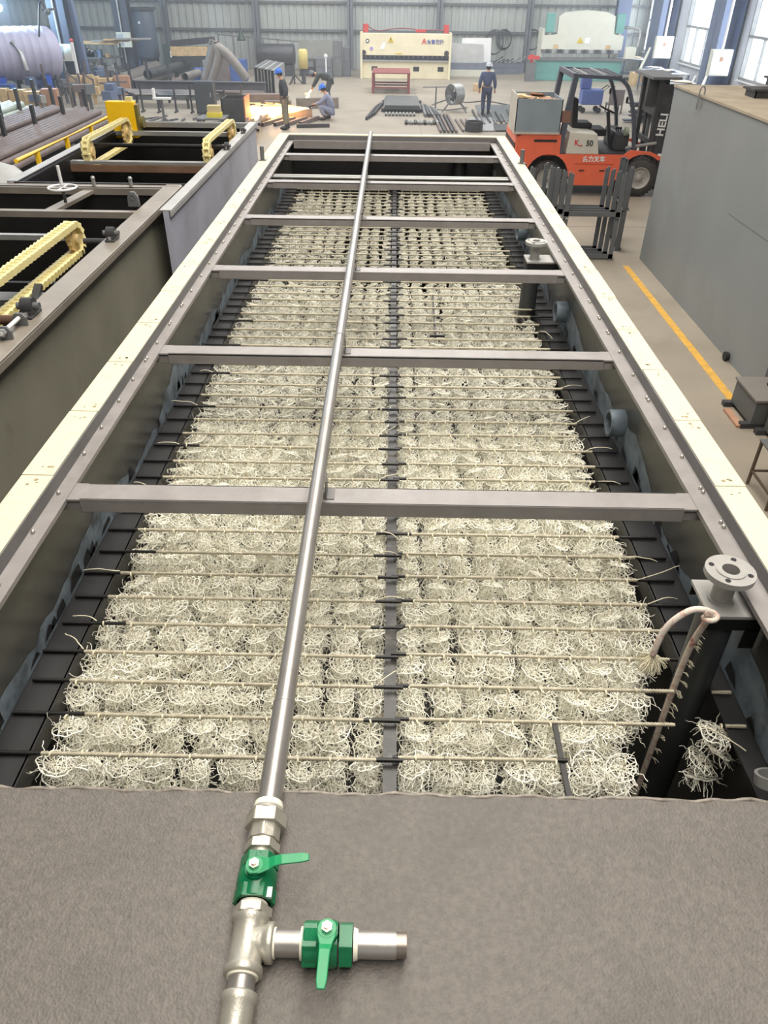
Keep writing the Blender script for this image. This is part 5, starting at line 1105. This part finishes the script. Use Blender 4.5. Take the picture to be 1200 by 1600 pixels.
# shelves of bits: many small items each a thing
cols_ = (steeld_m, steelm_m, steell_m, rust_m, wood_m, coolgrey_m, paleb_m, greytube_m, steeld_m)
for i in range(44):
    px = R_.uniform(48, 190); py = R_.uniform(112, 168); p = G(px, py); h = R_.uniform(.5, 1.3)
    if p.x < -20 or (34 < p.y < 36.4 and p.x > -12.2): continue
    mb = MB().bar((p.x, p.y, 0), (p.x, p.y, h), .07, .07)
    if i % 2: mb.bar((p.x-.35, p.y, h*.6), (p.x+.35, p.y, h*.6), .06, .06)
    if i % 3 == 0: mb.bar((p.x+.35, p.y, 0), (p.x+.35, p.y, h*.8), .06, .06).bar((p.x, p.y, h*.95), (p.x+.35, p.y, h*.75), .05, .05)
    tag(mb.build('fixture_stand', R_.choice((steeld_m, coolgrey_m, rust_m))), 'dark welded fixture stand in the clutter below the ringed vessel', 'stand', 'fixture stands at the left')
for i in range(60):
    px = R_.uniform(20, 195); py = R_.uniform(115, 176); p = G(px, py); 
    if p.x < -20 or (34 < p.y < 36.4 and p.x > -12.2): continue
    w_ = R_.uniform(.15, .5); mb = MB().box((p.x, p.y, .25+R_.uniform(0, .5)), (w_, R_.uniform(.15, .5), R_.uniform(.08, .35)), rz=R_.uniform(0, 3)); zmin = min(v[2] for v in mb.v)
    mb.bar((p.x, p.y, 0), (p.x, p.y, zmin+.01), .1, .1)
    tag(mb.build('steel_part', R_.choice(cols_)), 'small mixed steel part on a stand in the clutter at the far left', 'part', 'small steel parts at the far left')
rk = thing('steel_shelf', 'cluttered steel shelf with a timber top right of the first dark column', 'shelf', (-12.2, 39.5, 0))
for px in (122, 178): 
    for dy in (0, 1.0): p = WY(px, 80, 39); MB().bar((p.x, 39+dy, 0), (p.x, 39+dy, 1.75), .07, .07).build('post', steelm_m, rk)
a = WY(120, 80, 39).x; b = WY(180, 80, 39).x
for z_ in (.5, 1.05, 1.6): MB().b2((a, 38.95, z_), (b, 40.05, z_+.05)).build('shelf_board', wood_m if z_ > 1.5 else steelm_m, rk)
for i in range(14):
    x = R_.uniform(a+.2, b-.2); z_ = R_.choice((.55, 1.1)); w_ = R_.uniform(.12, .3)
    tag(MB().b2((x-w_/2, 39.1, z_), (x+w_/2, 39.4, z_+R_.uniform(.1, .35))).build('boxed_part', R_.choice((steell_m, wood_m, paleb_m, steeld_m, white_m))), 'small box or part on the cluttered steel shelf', 'box', 'parts on the cluttered steel shelf')
for i in range(4): tag(MB().box((a+1.0+.5*i, 39.4, 1.67+.045*i), (1.6, .5, .04), rz=.1*i).build('timber_plank', (wood_m, steell_m, wood_m, steell_m)[i]), 'plank on top of the cluttered shelf, %s from the bottom' % ordn(i), 'plank', 'planks on the cluttered shelf')
wb = thing('red_tipped_post', 'white post with a red top in front of the first dark column', 'post', (-12, 37, 0))
p = WY(112, 66, 35.6); MB().bar((p.x, 35.6, 0), (p.x, 35.6, p.z), .09, .09).build('post_body', white_m, wb); MB().ball((p.x, 35.6, p.z+.06), .07).build('post_tip', red_m, wb)
for i, (px, py, s_) in enumerate(((158, 148, 1.3), (45, 172, 1.2))):
    p = G(px, py); t = thing('timber_crate', ('timber crate pile between the columns and the yellow guard box', 'broken timber crate at the left edge above the pale tubes')[i], 'crate', (p.x, p.y, 0))
    for k in range(4): MB().box((p.x-.75*s_+.5*s_*k, p.y+.1*(k % 2), .35), (.46*s_, .4, .7-.08*(k % 3)), rz=.04*k).build('crate_section', wood_m if k != 3 else plinth_m, t)
# back middle
hc = tag(MB().lathe([(0, 0), (.42, 0), (.46, .06), (.46, 1.85), (.42, 1.9), (0, 1.9)], (WY(402, 84, 44).x, 44, .95), (1, 0, 0), 28).build('steel_cylinder', steeld_m), 'dark horizontal cylinder by the back wall above the channels', 'cylinder')
tag(MB().b2((-7.0, 43.8, 0), (-5.2, 44.2, .5)).build('support_stand', steeld_m), 'dark stand under the horizontal cylinder', 'stand')
for i, (x0, x1, y, h, m_, lb) in enumerate(((-4.9, -4.1, 44, .75, steeld_m, 'dark cabinet behind the yellow canister'), (-4.0, -3.2, 43.6, .85, coolgrey_m, 'grey covered machine right of the yellow canister'), (-3.15, -2.7, 43.8, 1.6, steelm_m, 'tall narrow grey gas rack left of the shear'), (-2.65, -2.3, 44.0, 1.3, coolgrey_m, 'narrow grey cylinder rack beside the shear'))):
    t = thing('machine_cabinet', lb, 'cabinet', ((x0+x1)/2, y, 0)); MB().b2((x0, y, 0), (x1, y+.6, h)).build('cabinet_body', m_, t, bevel=.03); MB().b2((x0+.05, y-.02, h*.55), (x1-.05, y, h*.9)).build('front_panel', steelm_m, t)
tag(MB().b2((-5.1, 46.2, 0), (-2.9, 46.5, 1.45)).build('panel_stack', M('grey panel stack', (150, 150, 142), .6)), 'broad pale grey panels leaning on the back wall left of the shear', 'panel')
yc = thing('stool_canister', 'yellow canister on a thin dark stand behind the standing person', 'canister', (-4.6, 40.5, 0))
p = WY(474, 107, 40.5); MB().lathe([(0, 0), (.22, 0), (.22, .7), (.16, .78), (0, .78)], (p.x, 40.5, p.z), (0, 0, 1), 20).build('canister_body', M('pale yellow canister', (204, 186, 116), .6), yc)
MB().cyl((p.x-.45, 40.5, 0), (p.x-.45, 40.5, 1.3), .04, 8).cyl((p.x, 40.5, 0), (p.x, 40.5, p.z), .1, 10).build('stand_pole', steeld_m, yc)
for a in (0, 2.1, 4.2): MB().bar((p.x-.45, 40.5, .4), (p.x-.45+.4*math.cos(a), 40.5+.4*math.sin(a), .0), .05, .05).build('leg', steeld_m, yc)
sp = thing('stanchion', 'thin pale stanchion with a round head left of the shear', 'stand', (-3.3, 42.4, 0))
p = G(510, 125); MB().cyl((p.x, p.y, 0), (p.x, p.y, 1.0), .035, 8).build('pole', white_m, sp); MB().ball((p.x, p.y, 1.02), .09).build('round_head', white_m, sp); MB().cyl((p.x, p.y, 0), (p.x, p.y, .05), .25, 14).build('base', steeld_m, sp)
for i in range(4):
    x = -9.5+1.6*i; 
    if i < 3: tag(MB().bar((x, 46.9, 0), (x, 46.9, 1.65-.1*i), .05, .05).bar((x, 46.9, 1.6-.1*i), (x+1.6, 46.9, 1.5-.1*i), .05, .05).bar((x+.8, 46.9, 0), (x+.8, 46.9, 1.5-.1*i), .04, .04).build('rail_panel', steelm_m), 'thin rail frame against the back wall, %s from the left' % ordn(i), 'rail', 'thin rail frames at the back wall')
lm = thing('hanging_lamp', 'dark hanging lamp bell against the back wall', 'lamp', (-8.2, 47, 1.3)); MB().lathe([(.0, .5), (.08, .45), (.1, .3), (.22, .08), (.24, 0), (0, 0)], (-8.25, 46.8, 1.35), (0, 0, 1), 18).build('shade', M('dark green lamp', (60, 78, 66), .5), lm); MB().cyl((-8.25, 46.8, 1.8), (-8.25, 46.8, 3.0), .02, 6).build('cable', steeld_m, lm)

# ------------------------------------------------------------------ shear
SH = thing('shearing_machine', 'ivory guillotine shear with red cylinders at the back of the hall', 'machine', (.5, 43.8, 0))
sx0, sx1 = -1.74, 2.78
MB().b2((sx0, 43.35, .0), (sx1, 43.9, .80)).build('lower_frame', ivory_m, SH, bevel=.02)
MB().b2((sx0, 43.25, 1.02), (sx1, 43.5, 1.95)).build('upper_cover', ivory_m, SH, bevel=.02)
for x in (sx0, sx1-.10): MB().b2((x, 43.2, 0), (x+.10, 44.4, 1.98)).build('side_frame', ivory_m, SH)
MB().b2((sx0+.1, 43.55, .8), (sx1-.1, 44.2, 1.9)).build('inner_frame', M('dark blue inner', (56, 58, 76), .5), SH)
MB().b2((sx0+.08, 43.24, .76), (sx1-.08, 43.5, .82)).build('bed_plate', steell_m, SH)
for k in range(18): x = sx0+.25+k*.24; MB().cyl((x, 43.42, .90), (x, 43.42, 1.04), .045, 10).build('hold_down', steelm_m, SH)
MB().b2((sx0+.06, 43.30, 1.0), (sx1-.06, 43.36, 1.05)).build('blade_beam', M('dark blue inner', (56, 58, 76)), SH)
for x in (-1.18, .92, 2.15): MB().b2((x, 43.34, .34), (x+.30, 43.352, .54)).build('bed_slot', darkgl_m, SH)
for x in (-1.48, 2.52): MB().cyl((x, 43.8, 1.95), (x, 43.8, 2.30), .14, 18).build('cylinder', red_m, SH)
MB().tube(smooth([V(-1.4, 43.8, 2.22), V(-.9, 43.8, 2.02), V(0, 43.8, 2.12), V(.8, 43.8, 2.12), V(1.2, 43.8, 2.05), V(1.8, 43.8, 2.08), V(2.4, 43.8, 2.05)]), .025, 8).build('hydraulic_hose', maroon_m, SH)
MB().b2((1.0, 43.7, 1.98), (1.5, 43.9, 2.1)).build('valve_block', red_m, SH)
for x, z_, r_, m_ in ((-1.38, 1.62, .09, darkgl_m), (-1.56, 1.13, .11, darkgl_m), (2.55, 1.13, .12, darkgl_m), (-1.18, 1.30, .08, M('violet lamp', (170, 150, 210), .4))):
    MB().ring((x, 43.25, z_), (x, 43.225, z_), r_, r_*.7, 18).cyl((x, 43.25, z_), (x, 43.235, z_), r_*.62, 14).build('dial', m_, SH)
MB().cyl((-1.38, 43.24, 1.62), (-1.38, 43.222, 1.62), .05, 14).build('dial_face', white_m, SH)
wl = M('warning yellow', (212, 186, 60), .5)
MB().prism([(-.38, 1.56), (-.08, 1.56), (-.23, 1.84)], 43.235, 43.25, 'y').build('warning_sign', wl, SH)
MB().prism([(-.245, 1.62), (-.215, 1.62), (-.21, 1.75), (-.25, 1.75)], 43.228, 43.236, 'y').build('warning_mark', darkgl_m, SH)
MB().b2((.0, 43.235, 1.08), (.36, 43.25, 1.13)).build('label_plate', wl, SH)
MB().prism([(-.8, 1.28), (-.6, 1.58), (-.48, 1.55), (-.54, 1.28)], 43.236, 43.25, 'y').build('sheet_sticker', white_m, SH)
lb_ = M('blue lettering', (90, 96, 160), .5)
text('maker_lettering', 'A', (1.42, 43.235, 1.62), (PI/2, 0, 0), .34, M('red lettering', (206, 44, 52)), SH, .004, offx=.006)
text('maker_lettering', '安鲁数控', (1.98, 43.235, 1.60), (PI/2, 0, 0), .21, lb_, SH, .004, offx=.004)
# ------------------------------------------------------------------ press brake
PB = thing('press_brake', 'pale press brake with teal bed and teal cylinders at the back right', 'machine', (9.3, 44, 0))
MB().prism([(7.28, 1.35), (7.35, 1.92), (8.0, 1.98), (8.0, 2.7), (8.3, 2.88), (9.3, 2.98), (10.3, 2.92), (10.75, 2.75), (10.8, 2.0), (11.3, 1.95), (11.3, 1.35)], 43.6, 43.85, 'y').build('ram', ivory2_m, PB)
MB().b2((7.1, 43.55, .0), (11.4, 43.8, .92)).build('bed', teal_m, PB, bevel=.02)
MB().b2((7.1, 43.45, .88), (11.4, 43.85, 1.0)).build('bed_top', steelm_m, PB)
MB().b2((7.35, 43.5, 1.18), (11.2, 43.8, 1.35)).build('tool_holder', steelm_m, PB)
for k in range(12): MB().b2((7.5+.31*k, 43.47, 1.2), (7.7+.31*k, 43.5, 1.36)).build('tool_clamp', steell_m if k % 2 else steeld_m, PB)
for x in (7.62, 11.05): MB().b2((x-.2, 43.55, 2.05), (x+.2, 43.9, 2.85)).build('cylinder_cover', teal_m, PB, bevel=.02); MB().cyl((x, 43.7, 1.9), (x, 43.7, 2.05), .1, 14).build('cylinder_rod', steell_m, PB)
for x in (7.3, 11.1): MB().b2((x, 43.85, 0), (x+.12, 45.0, 2.2)).build('side_frame', ivory2_m, PB)
MB().prism([(9.0, 1.62), (9.35, 1.62), (9.175, 1.88)], 43.585, 43.6, 'y').build('warning_sign', wl, PB); MB().b2((9.4, 43.585, 1.6), (9.65, 43.6, 1.85)).build('notice_plate', white_m, PB)
for x in (8.0, 10.6): MB().b2((x-.12, 43.58, 1.38), (x+.12, 43.6, 1.55)).build('bracket_plate', wood_m, PB)
MB().tube(smooth([V(11.2, 43.7, 2.3), V(11.9, 43.6, 2.25), V(12.05, 43.5, 2.1), V(12.0, 43.4, 1.5)]), .06, 8).build('control_arm', steell_m, PB)
MB().b2((11.45, 43.3, 1.0), (11.95, 43.6, 1.5)).build('control_box', ivory2_m, PB)
vt = thing('valve_stand', 'red topped pump stand left of the press brake', 'pump', (6.8, 43, 0)); MB().b2((6.55, 42.9, 0), (7.0, 43.3, .8)).build('stand_body', steelm_m, vt); MB().b2((6.6, 42.95, .95), (7.15, 43.25, 1.1)).cyl((6.8, 43.1, .8), (6.8, 43.1, 1.15), .08, 12).build('pump_head', red_m, vt)
# ------------------------------------------------------------------ red table, sheets, fan, boards
t = thing('work_table', 'maroon steel work table in front of the ivory shear', 'table', (-.1, 38.5, 0))
MB().b2((-1.0, 37.3, .76), (.68, 39.5, .80)).build('tabletop', maroon_m, t)
for x in (-.96, .62):
    for y in (37.36, 39.42): MB().b2((x-.045, y-.045, 0), (x+.045, y+.045, .76)).build('leg', maroon_m, t)
    MB().b2((x-.03, 37.36, .2), (x+.03, 39.42, .26)).build('stretcher', maroon_m, t)
for y in (37.36, 38.4, 39.42): MB().b2((-.96, y-.03, .2), (.62, y+.03, .26)).build('stretcher', maroon_m, t)
sh_ = thing('board_stack', 'pale grey boards leaning on a low trestle right of the shear', 'boards', (3.9, 45.5, 0))
MB().prism([(2.95, .60), (4.6, .60), (4.55, 1.42), (2.9, 1.47)], 45.2, 45.24, 'y').build('grey_board', M('grey board', (186, 186, 184), .6), sh_)
MB().prism([(3.4, .62), (5.0, .62), (4.95, 1.70), (3.45, 1.68)], 45.3, 45.34, 'y').build('white_board', white_m, sh_)
MB().b2((2.9, 45.0, .30), (5.0, 45.6, .60)).build('trestle', M('blue grey trestle', (112, 116, 130), .5), sh_)
MB().b2((2.9, 44.9, 0), (5.2, 45.7, .30)).build('base_plinth', ivory2_m, sh_)
for i in range(8):
    tag(MB().b2((-.42+.01*i, 31.6, .12+.018*i), (1.0-.01*i, 34.5, .132+.018*i)).build('steel_sheet', sheet_m), 'dark steel sheet in the floor stack before the maroon table, %s from bottom' % ordn(i), 'sheet', 'steel sheets stacked on the floor')
for i, y in enumerate((31.8, 34.2)): tag(MB().b2((-.5, y, 0), (1.1, y+.12, .115)).build('timber_bearer', steeld_m), ('nearer', 'farther')[i]+' bearer under the stack of steel sheets', 'bearer')
for i in range(9): tag(MB().ring((-.30+.13*i, 30.75, 0), (-.30+.13*i, 31.15, .0+.001), .05, .04, 12).build('cut_tube', steell_m), 'short pale cut tube in the row before the steel sheets', 'tube', 'short tubes before the steel sheets')
for o in [o for o in COL.objects if o.name.startswith('cut_tube')]: o.location.z = 0
for i in range(11): tag(MB().ring((.42+.11*i, 28.8+.1*(i % 2), .055), (.42+.11*i, 29.3, .055), .05, .04, 12).build('cut_tube', steell_m if i % 3 else steeld_m), 'short cut tube in the nearer row by the white tank rim', 'tube', 'short tubes in the nearer row')
for i in range(4): tag(MB().bar((-.75-.08*i, 30.9-.4*i, .06), (-.45-.08*i, 34.0-.4*i, .06), .08, .1).build('angle_bar', steeld_m), 'dark bar left of the steel sheet stack, %s from the right' % ordn(i), 'bar', 'bars left of the sheets')
for i in range(5): tag(MB().bar((1.15+.14*i, 30.6, .06), (1.1+.1*i, 33.6-.3*i, .06), .09, .1).build('angle_bar', (steelm_m, steeld_m)[i % 2]), 'dark bar right of the steel sheet stack, %s from the left' % ordn(i), 'bar', 'bars right of the sheets')
for i in range(5): tag(MB().bar((1.55+.13*i, 27.2, .05), (1.45+.13*i, 31.0, .05), .07, .08).build('angle_bar', (rust_m, steeld_m)[i % 2]), 'long bar on the floor between the sheets and the fan, %s from the left' % ordn(i), 'bar', 'long bars on the centre floor')
ss = thing('small_stand', 'thin grey stand with a cross arm behind the bars', 'stand', (1.6, 33, 0)); MB().cyl((1.62, 33, 0), (1.62, 33, .75), .03, 8).build('pole', steelm_m, ss); MB().bar((1.1, 33, .72), (2.2, 33, .74), .03, .03).build('cross_arm', steelm_m, ss)
fn = thing('drum_fan', 'grey industrial drum fan on splayed legs, left of the person in navy', 'fan', (2.3, 32.2, 0))
fa = V(-.75, -.55, .0).normalized(); fc = V(2.30, 32.2, .58)
MB().ring(fc-fa*.2, fc+fa*.2, .36, .33, 32).build('fan_drum', steell_m, fn)
gm = MB()
for k in range(5): r_ = .07*k+.05; gm.ring(fc+fa*.2, fc+fa*.21, r_+.008, r_, 24)
for k in range(12): a = k*PI/6; x_, y_ = gm.frame(fa); gm.bar(fc+fa*.205, fc+fa*.205+(x_*math.cos(a)+y_*math.sin(a))*.33, .01, .01)
gm.build('guard_grille', steelm_m, fn)
for k in range(5):
    a = k*2*PI/5; x_, y_ = gm.frame(fa); d = x_*math.cos(a)+y_*math.sin(a); e = x_*math.cos(a+.6)+y_*math.sin(a+.6)
    MB().add([fc+d*.05-fa*.03, fc+e*.05+fa*.03, fc+e*.30+fa*.05, fc+d*.30-fa*.05], [(0, 1, 2, 3)]).add([fc+d*.05-fa*.035, fc+e*.05+fa*.025, fc+e*.30+fa*.045, fc+d*.30-fa*.055], [(3, 2, 1, 0)]).build('fan_blade', steeld_m, fn)
MB().cyl(fc-fa*.12, fc+fa*.1, .09, 16).build('motor', steeld_m, fn)
for dx, dy in ((-.5, -.35), (.45, -.4), (-.35, .4), (.5, .35)): MB().bar(fc+V(dx*.4, dy*.4, -.25), (fc.x+dx, fc.y+dy, .01), .03, .03).build('leg', steelm_m, fn)
# cables on the floor
def cable(P, label, r=.018): return tag(MB().tube(smooth([V(*G(x, y, .02)) for x, y in P], 5), r, 6).build('cable', darkgl_m), label, 'cable')
cable(((675, 164), (700, 156), (728, 160), (760, 158), (800, 165)), 'black cable running on the floor past the fan')
cable(((672, 170), (700, 172), (730, 168)), 'second black cable in front of the fan', .014)
# sheets on the floor at right
for i, (pts, lb) in enumerate((([(742, 165), (800, 165), (815, 190), (752, 190)], 'flat grey sheet on the floor under the person in navy'), ([(735, 185), (768, 185), (775, 206), (728, 206)], 'pale sheet lying near the far right corner of the main tank'), ([(770, 196), (800, 196), (805, 206), (772, 206)], 'small dark sheet beside the far right corner of the main tank'))):
    q = [G(x, y, 0) for x, y in pts]; tag(MB().prism([(p.x, p.y) for p in q], .0+.01*i, .03+.01*i, 'z').build('steel_sheet', (sheet_m, steell_m, steeld_m)[i]), lb, 'sheet')
for i in range(7):
    a = G(738+9*i, 172+3*(i % 3), .05); b = G(748+9*i, 192+2*(i % 2), .05); tag(MB().bar((a.x, a.y, .055), (b.x, b.y, .055), .06, .06).build('angle_bar', (steeld_m, steelm_m)[i % 2]), 'steel bar on the floor near the person in navy, %s from the left' % ordn(i), 'bar', 'bars near the person in navy')
for i in range(3):
    a = G(712+8*i, 186, .05); b = G(724+9*i, 204, .05); tag(MB().bar((a.x, a.y, .04), (b.x, b.y, .04), .07, .05).build('angle_bar', rust_m), 'brown bar on the floor before the fan, %s from the left' % ordn(i), 'bar', 'brown bars before the fan')
p = G(740, 205, 0); tag(MB().ring((p.x, p.y, 0), (p.x, p.y, .3), .3, .26, 20).build('dark_drum', steeld_m), 'short dark ribbed drum just behind the tank rim', 'drum')
p = G(747, 143, 0); tag(MB().b2((p.x-.22, p.y, 0), (p.x+.25, p.y+.3, .3)).build('tool_bag', wood_m), 'tan bag on the floor left of the person in navy', 'bag')
# hose coils on back wall
for i, (px, py, r) in enumerate(((787, 62, .42), (772, 66, .5), (832, 62, .42))):
    p = WY(px, py, 47.85); mb = MB()
    for k in range(4 if i == 0 else 2): mb.tube([p+V(.0+.02*k+(r-.035*k)*math.cos(a*PI/12), -.05*k, (r*1.15-.035*k)*math.sin(a*PI/12)) for a in range(24)], .022, 6, closed=True)
    mb.bar((p.x, p.y, p.z+r), (p.x, 48.13, p.z+r), .05, .05)
    tag(mb.build('hose_coil', steeld_m), 'dark hose coil hanging on the back wall, '+('densest of three', 'left of the densest', 'just left of the press brake')[i], 'hose', 'hose coils on the back wall')
tag(MB().b2((5.2, 46.8, 0), (7.0, 47.5, .45)).b2((5.0, 46.3, 0), (6.6, 46.7, .2)).build('low_bench', M('blue grey trestle', (112, 116, 130))), 'low dark bench under the hose coils', 'bench')
for i in range(8):
    x = 5.1+.24*i; tag(MB().tube([(x, 46.9, .5), (x+R_.uniform(.2, .6), 46.9+R_.uniform(-.2, .3), .52+R_.uniform(0, .25))], .05, 8).build('steel_part', R_.choice((steeld_m, steell_m, steelm_m))), 'small steel part on the low bench under the hose coils', 'part', 'parts on the low bench')

# ------------------------------------------------------------------ right back corner
for i, (y, px, py) in enumerate(((42.75, 1036, 74), (34.6, 1124, 98))):
    p = WX(px, py, 12.62); eb = thing('electrical_box', 'white electrical box on the blue column '+('farther from' if i == 0 else 'nearer to')+' the camera', 'electrical box', (12.62, p.y, p.z-.42))
    w_ = .42
    MB().b2((p.x-.40, p.y-.12, p.z-.44), (p.x+.40, p.y+.12, p.z+.44)).build('box_body', ivory2_m, eb, bevel=.01); MB().b2((p.x-.36, p.y-.135, p.z-.40), (p.x+.36, p.y-.12, p.z+.40)).build('box_door', white_m, eb)
    MB().b2((p.x-.06, p.y-.145, p.z+.05), (p.x+.06, p.y-.135, p.z+.2)).build('label_plate', plinth_m, eb)
    tag(MB().cyl((p.x, p.y, p.z+.44), (p.x, p.y, 9.8), .05, 8).build('conduit_pipe', white_m), 'white conduit above the electrical box '+('farther from' if i == 0 else 'nearer to')+' the camera', 'pipe')
def bench(x, y, w, d, h, lb, rz=0):
    t = thing('work_bench', lb, 'bench', (x, y, 0), None, rz)
    MB().b2((-w/2, -d/2, h-.05), (w/2, d/2, h)).build('bench_top', steell_m, t, local=True)
    for a in (-1, 1):
        for b in (-1, 1): MB().b2((a*(w/2-.05)-.03, b*(d/2-.05)-.03, 0), (a*(w/2-.05)+.03, b*(d/2-.05)+.03, h-.05)).build('leg', paleb_m, t, local=True)
    MB().b2((-w/2+.05, -d/2+.05, .25), (w/2-.05, d/2-.05, .29)).build('lower_shelf', paleb_m, t, local=True)
    return t
bench(12.2, 39.0, 1.6, 2.4, .85, 'bench with white papers between the two blue columns'); bench(11.9, 36.4, 1.5, 1.4, .7, 'lower bench beside the nearer blue column'); bench(12.3, 44.9, 1.3, 1.5, .9, 'bench right of the press brake at the farthest window')
_h = {}
for i in range(26):
    bx, by, bh = R_.choice(((12.2, 39.0, .85), (11.9, 36.4, .7), (12.3, 44.9, .9), (12.2, 39.0, .85)))
    x = bx+R_.uniform(-.45, .45); y = by+R_.uniform(-.5, .5); _h.setdefault((bx, by), bh-.006); _h[bx, by] += .012; tag(MB().box((x, y, _h[bx, by]), (R_.uniform(.25, .8), R_.uniform(.15, .6), .011), rz=R_.uniform(0, 3)).build('loose_sheet', R_.choice((white_m, white_m, steell_m, paleb_m, wood_m))), 'loose sheet or offcut piled on the benches by the windows', 'sheet', 'loose pieces on the window benches')
for i in range(5):
    p = (11.6+.35*i, 37.7-.2*i); tag(MB().bar((p[0], p[1]-.3, .02), (p[0]+.5, p[1]+.4, .75), .06, .25).build('leaning_plate', (white_m, paleb_m, steell_m)[i % 3]), 'pale plate leaning against the window benches, %s from the left' % ordn(i), 'plate', 'plates leaning on the window benches')
tag(MB().bar((12.2, 34.4, .0), (12.75, 34.9, 1.35), .10, .05).build('leaning_plank', white_m), 'white plank leaning on the nearer blue column', 'plank')
tag(MB().bar((11.9, 42.6, .0), (12.6, 43.2, 1.5), .12, .05).build('leaning_plank', ivory2_m), 'pale plank leaning on the farther blue column', 'plank')
for i, (x, y, h, m_) in enumerate(((12.4, 41.6, .8, paleb_m), (11.9, 42.0, .55, wood_m), (12.5, 40.9, .5, blue_m))): tag(MB().b2((x-.35, y-.3, 0), (x+.35, y+.3, h)).build('storage_box', m_), ('tall slate blue box', 'tan low box', 'blue low box')[i]+' on the floor by the farther blue column', 'box')
# blue cart, chair and dark pile seen through the forklift
ct = thing('welding_cart', 'blue welding machine on a small cart seen through the forklift cab', 'cart', (7.5, 32.4, 0))
MB().b2((7.15, 32.2, .28), (7.95, 32.8, .78)).build('machine_body', M('cobalt machine', (84, 104, 168), .45), ct, bevel=.03); MB().b2((7.1, 32.4, .8), (7.5, 32.7, 1.45)).build('machine_head', M('cobalt machine', (84, 104, 168)), ct, bevel=.03)
for x in (7.25, 7.85):
    for y in (32.25, 32.75): MB().cyl((x, y-.03, .1), (x, y+.03, .1), .1, 14).build('castor', darkgl_m, ct)
MB().tube([(7.95, 32.3, .75), (8.15, 32.3, .9), (8.15, 32.7, .9), (7.95, 32.7, .75)], .02, 6).build('push_handle', darkgl_m, ct)
ch = thing('folding_chair', 'brown backed chair right of the blue welding machine', 'chair', (8.5, 32.3, 0))
MB().b2((8.2, 32.2, .3), (8.75, 32.28, .80)).build('backrest', M('brown grey chair', (124, 116, 116), .7), ch); MB().b2((8.2, 32.25, .28), (8.75, 32.7, .33)).build('seat', M('brown grey chair', (124, 116, 116)), ch)
for x in (8.23, 8.72):
    for y in (32.22, 32.68): MB().b2((x-.02, y-.02, 0), (x+.02, y+.02, .3)).build('leg', steeld_m, ch)
R2_ = random.Random(8)
for i in range(14):
    x = 9.3+R2_.uniform(-.2, .2); y = 30.0+R2_.uniform(0, .5); l_ = R2_.uniform(.9, 1.7); a = R2_.uniform(-.25, .25)
    tag(MB().bar((x-l_/2, y, .025+.047*i), (x+l_/2*math.cos(a), y+l_*.4*math.sin(a), .025+.047*i), .30, .045).build('steel_strip', (steeld_m, M('blue black strip', (66, 70, 84), .5))[i % 2]), 'dark strip in the heap seen between the forklift cab and mast', 'strip', 'dark strips behind the forklift')
tag(MB().tube([(9.6, 30.6, 0), (9.2, 30.4, 1.05), (9.0, 30.3, 1.15)], .03, 8).build('bent_stand', steelm_m), 'thin bent stand behind the dark strip heap', 'stand')

# ------------------------------------------------------------------ thin welding haze in the far part of the hall
hm = bpy.data.materials.new('welding haze'); hm.use_nodes = True; nt = hm.node_tree; nt.nodes.clear()
ho = nt.nodes.new('ShaderNodeOutputMaterial'); hv = nt.nodes.new('ShaderNodeVolumeScatter'); hv.inputs['Color'].default_value = (.86, .92, 1, 1)
hv.inputs['Density'].default_value = .0065; hv.inputs['Anisotropy'].default_value = .25; nt.links.new(hv.outputs[0], ho.inputs['Volume'])
tag(MB().b2((-20.9, 16, .02), (13.3, 47.9, 7)).build('haze', hm), 'thin pale blue haze filling the far half of the hall', 'haze', kind='stuff')
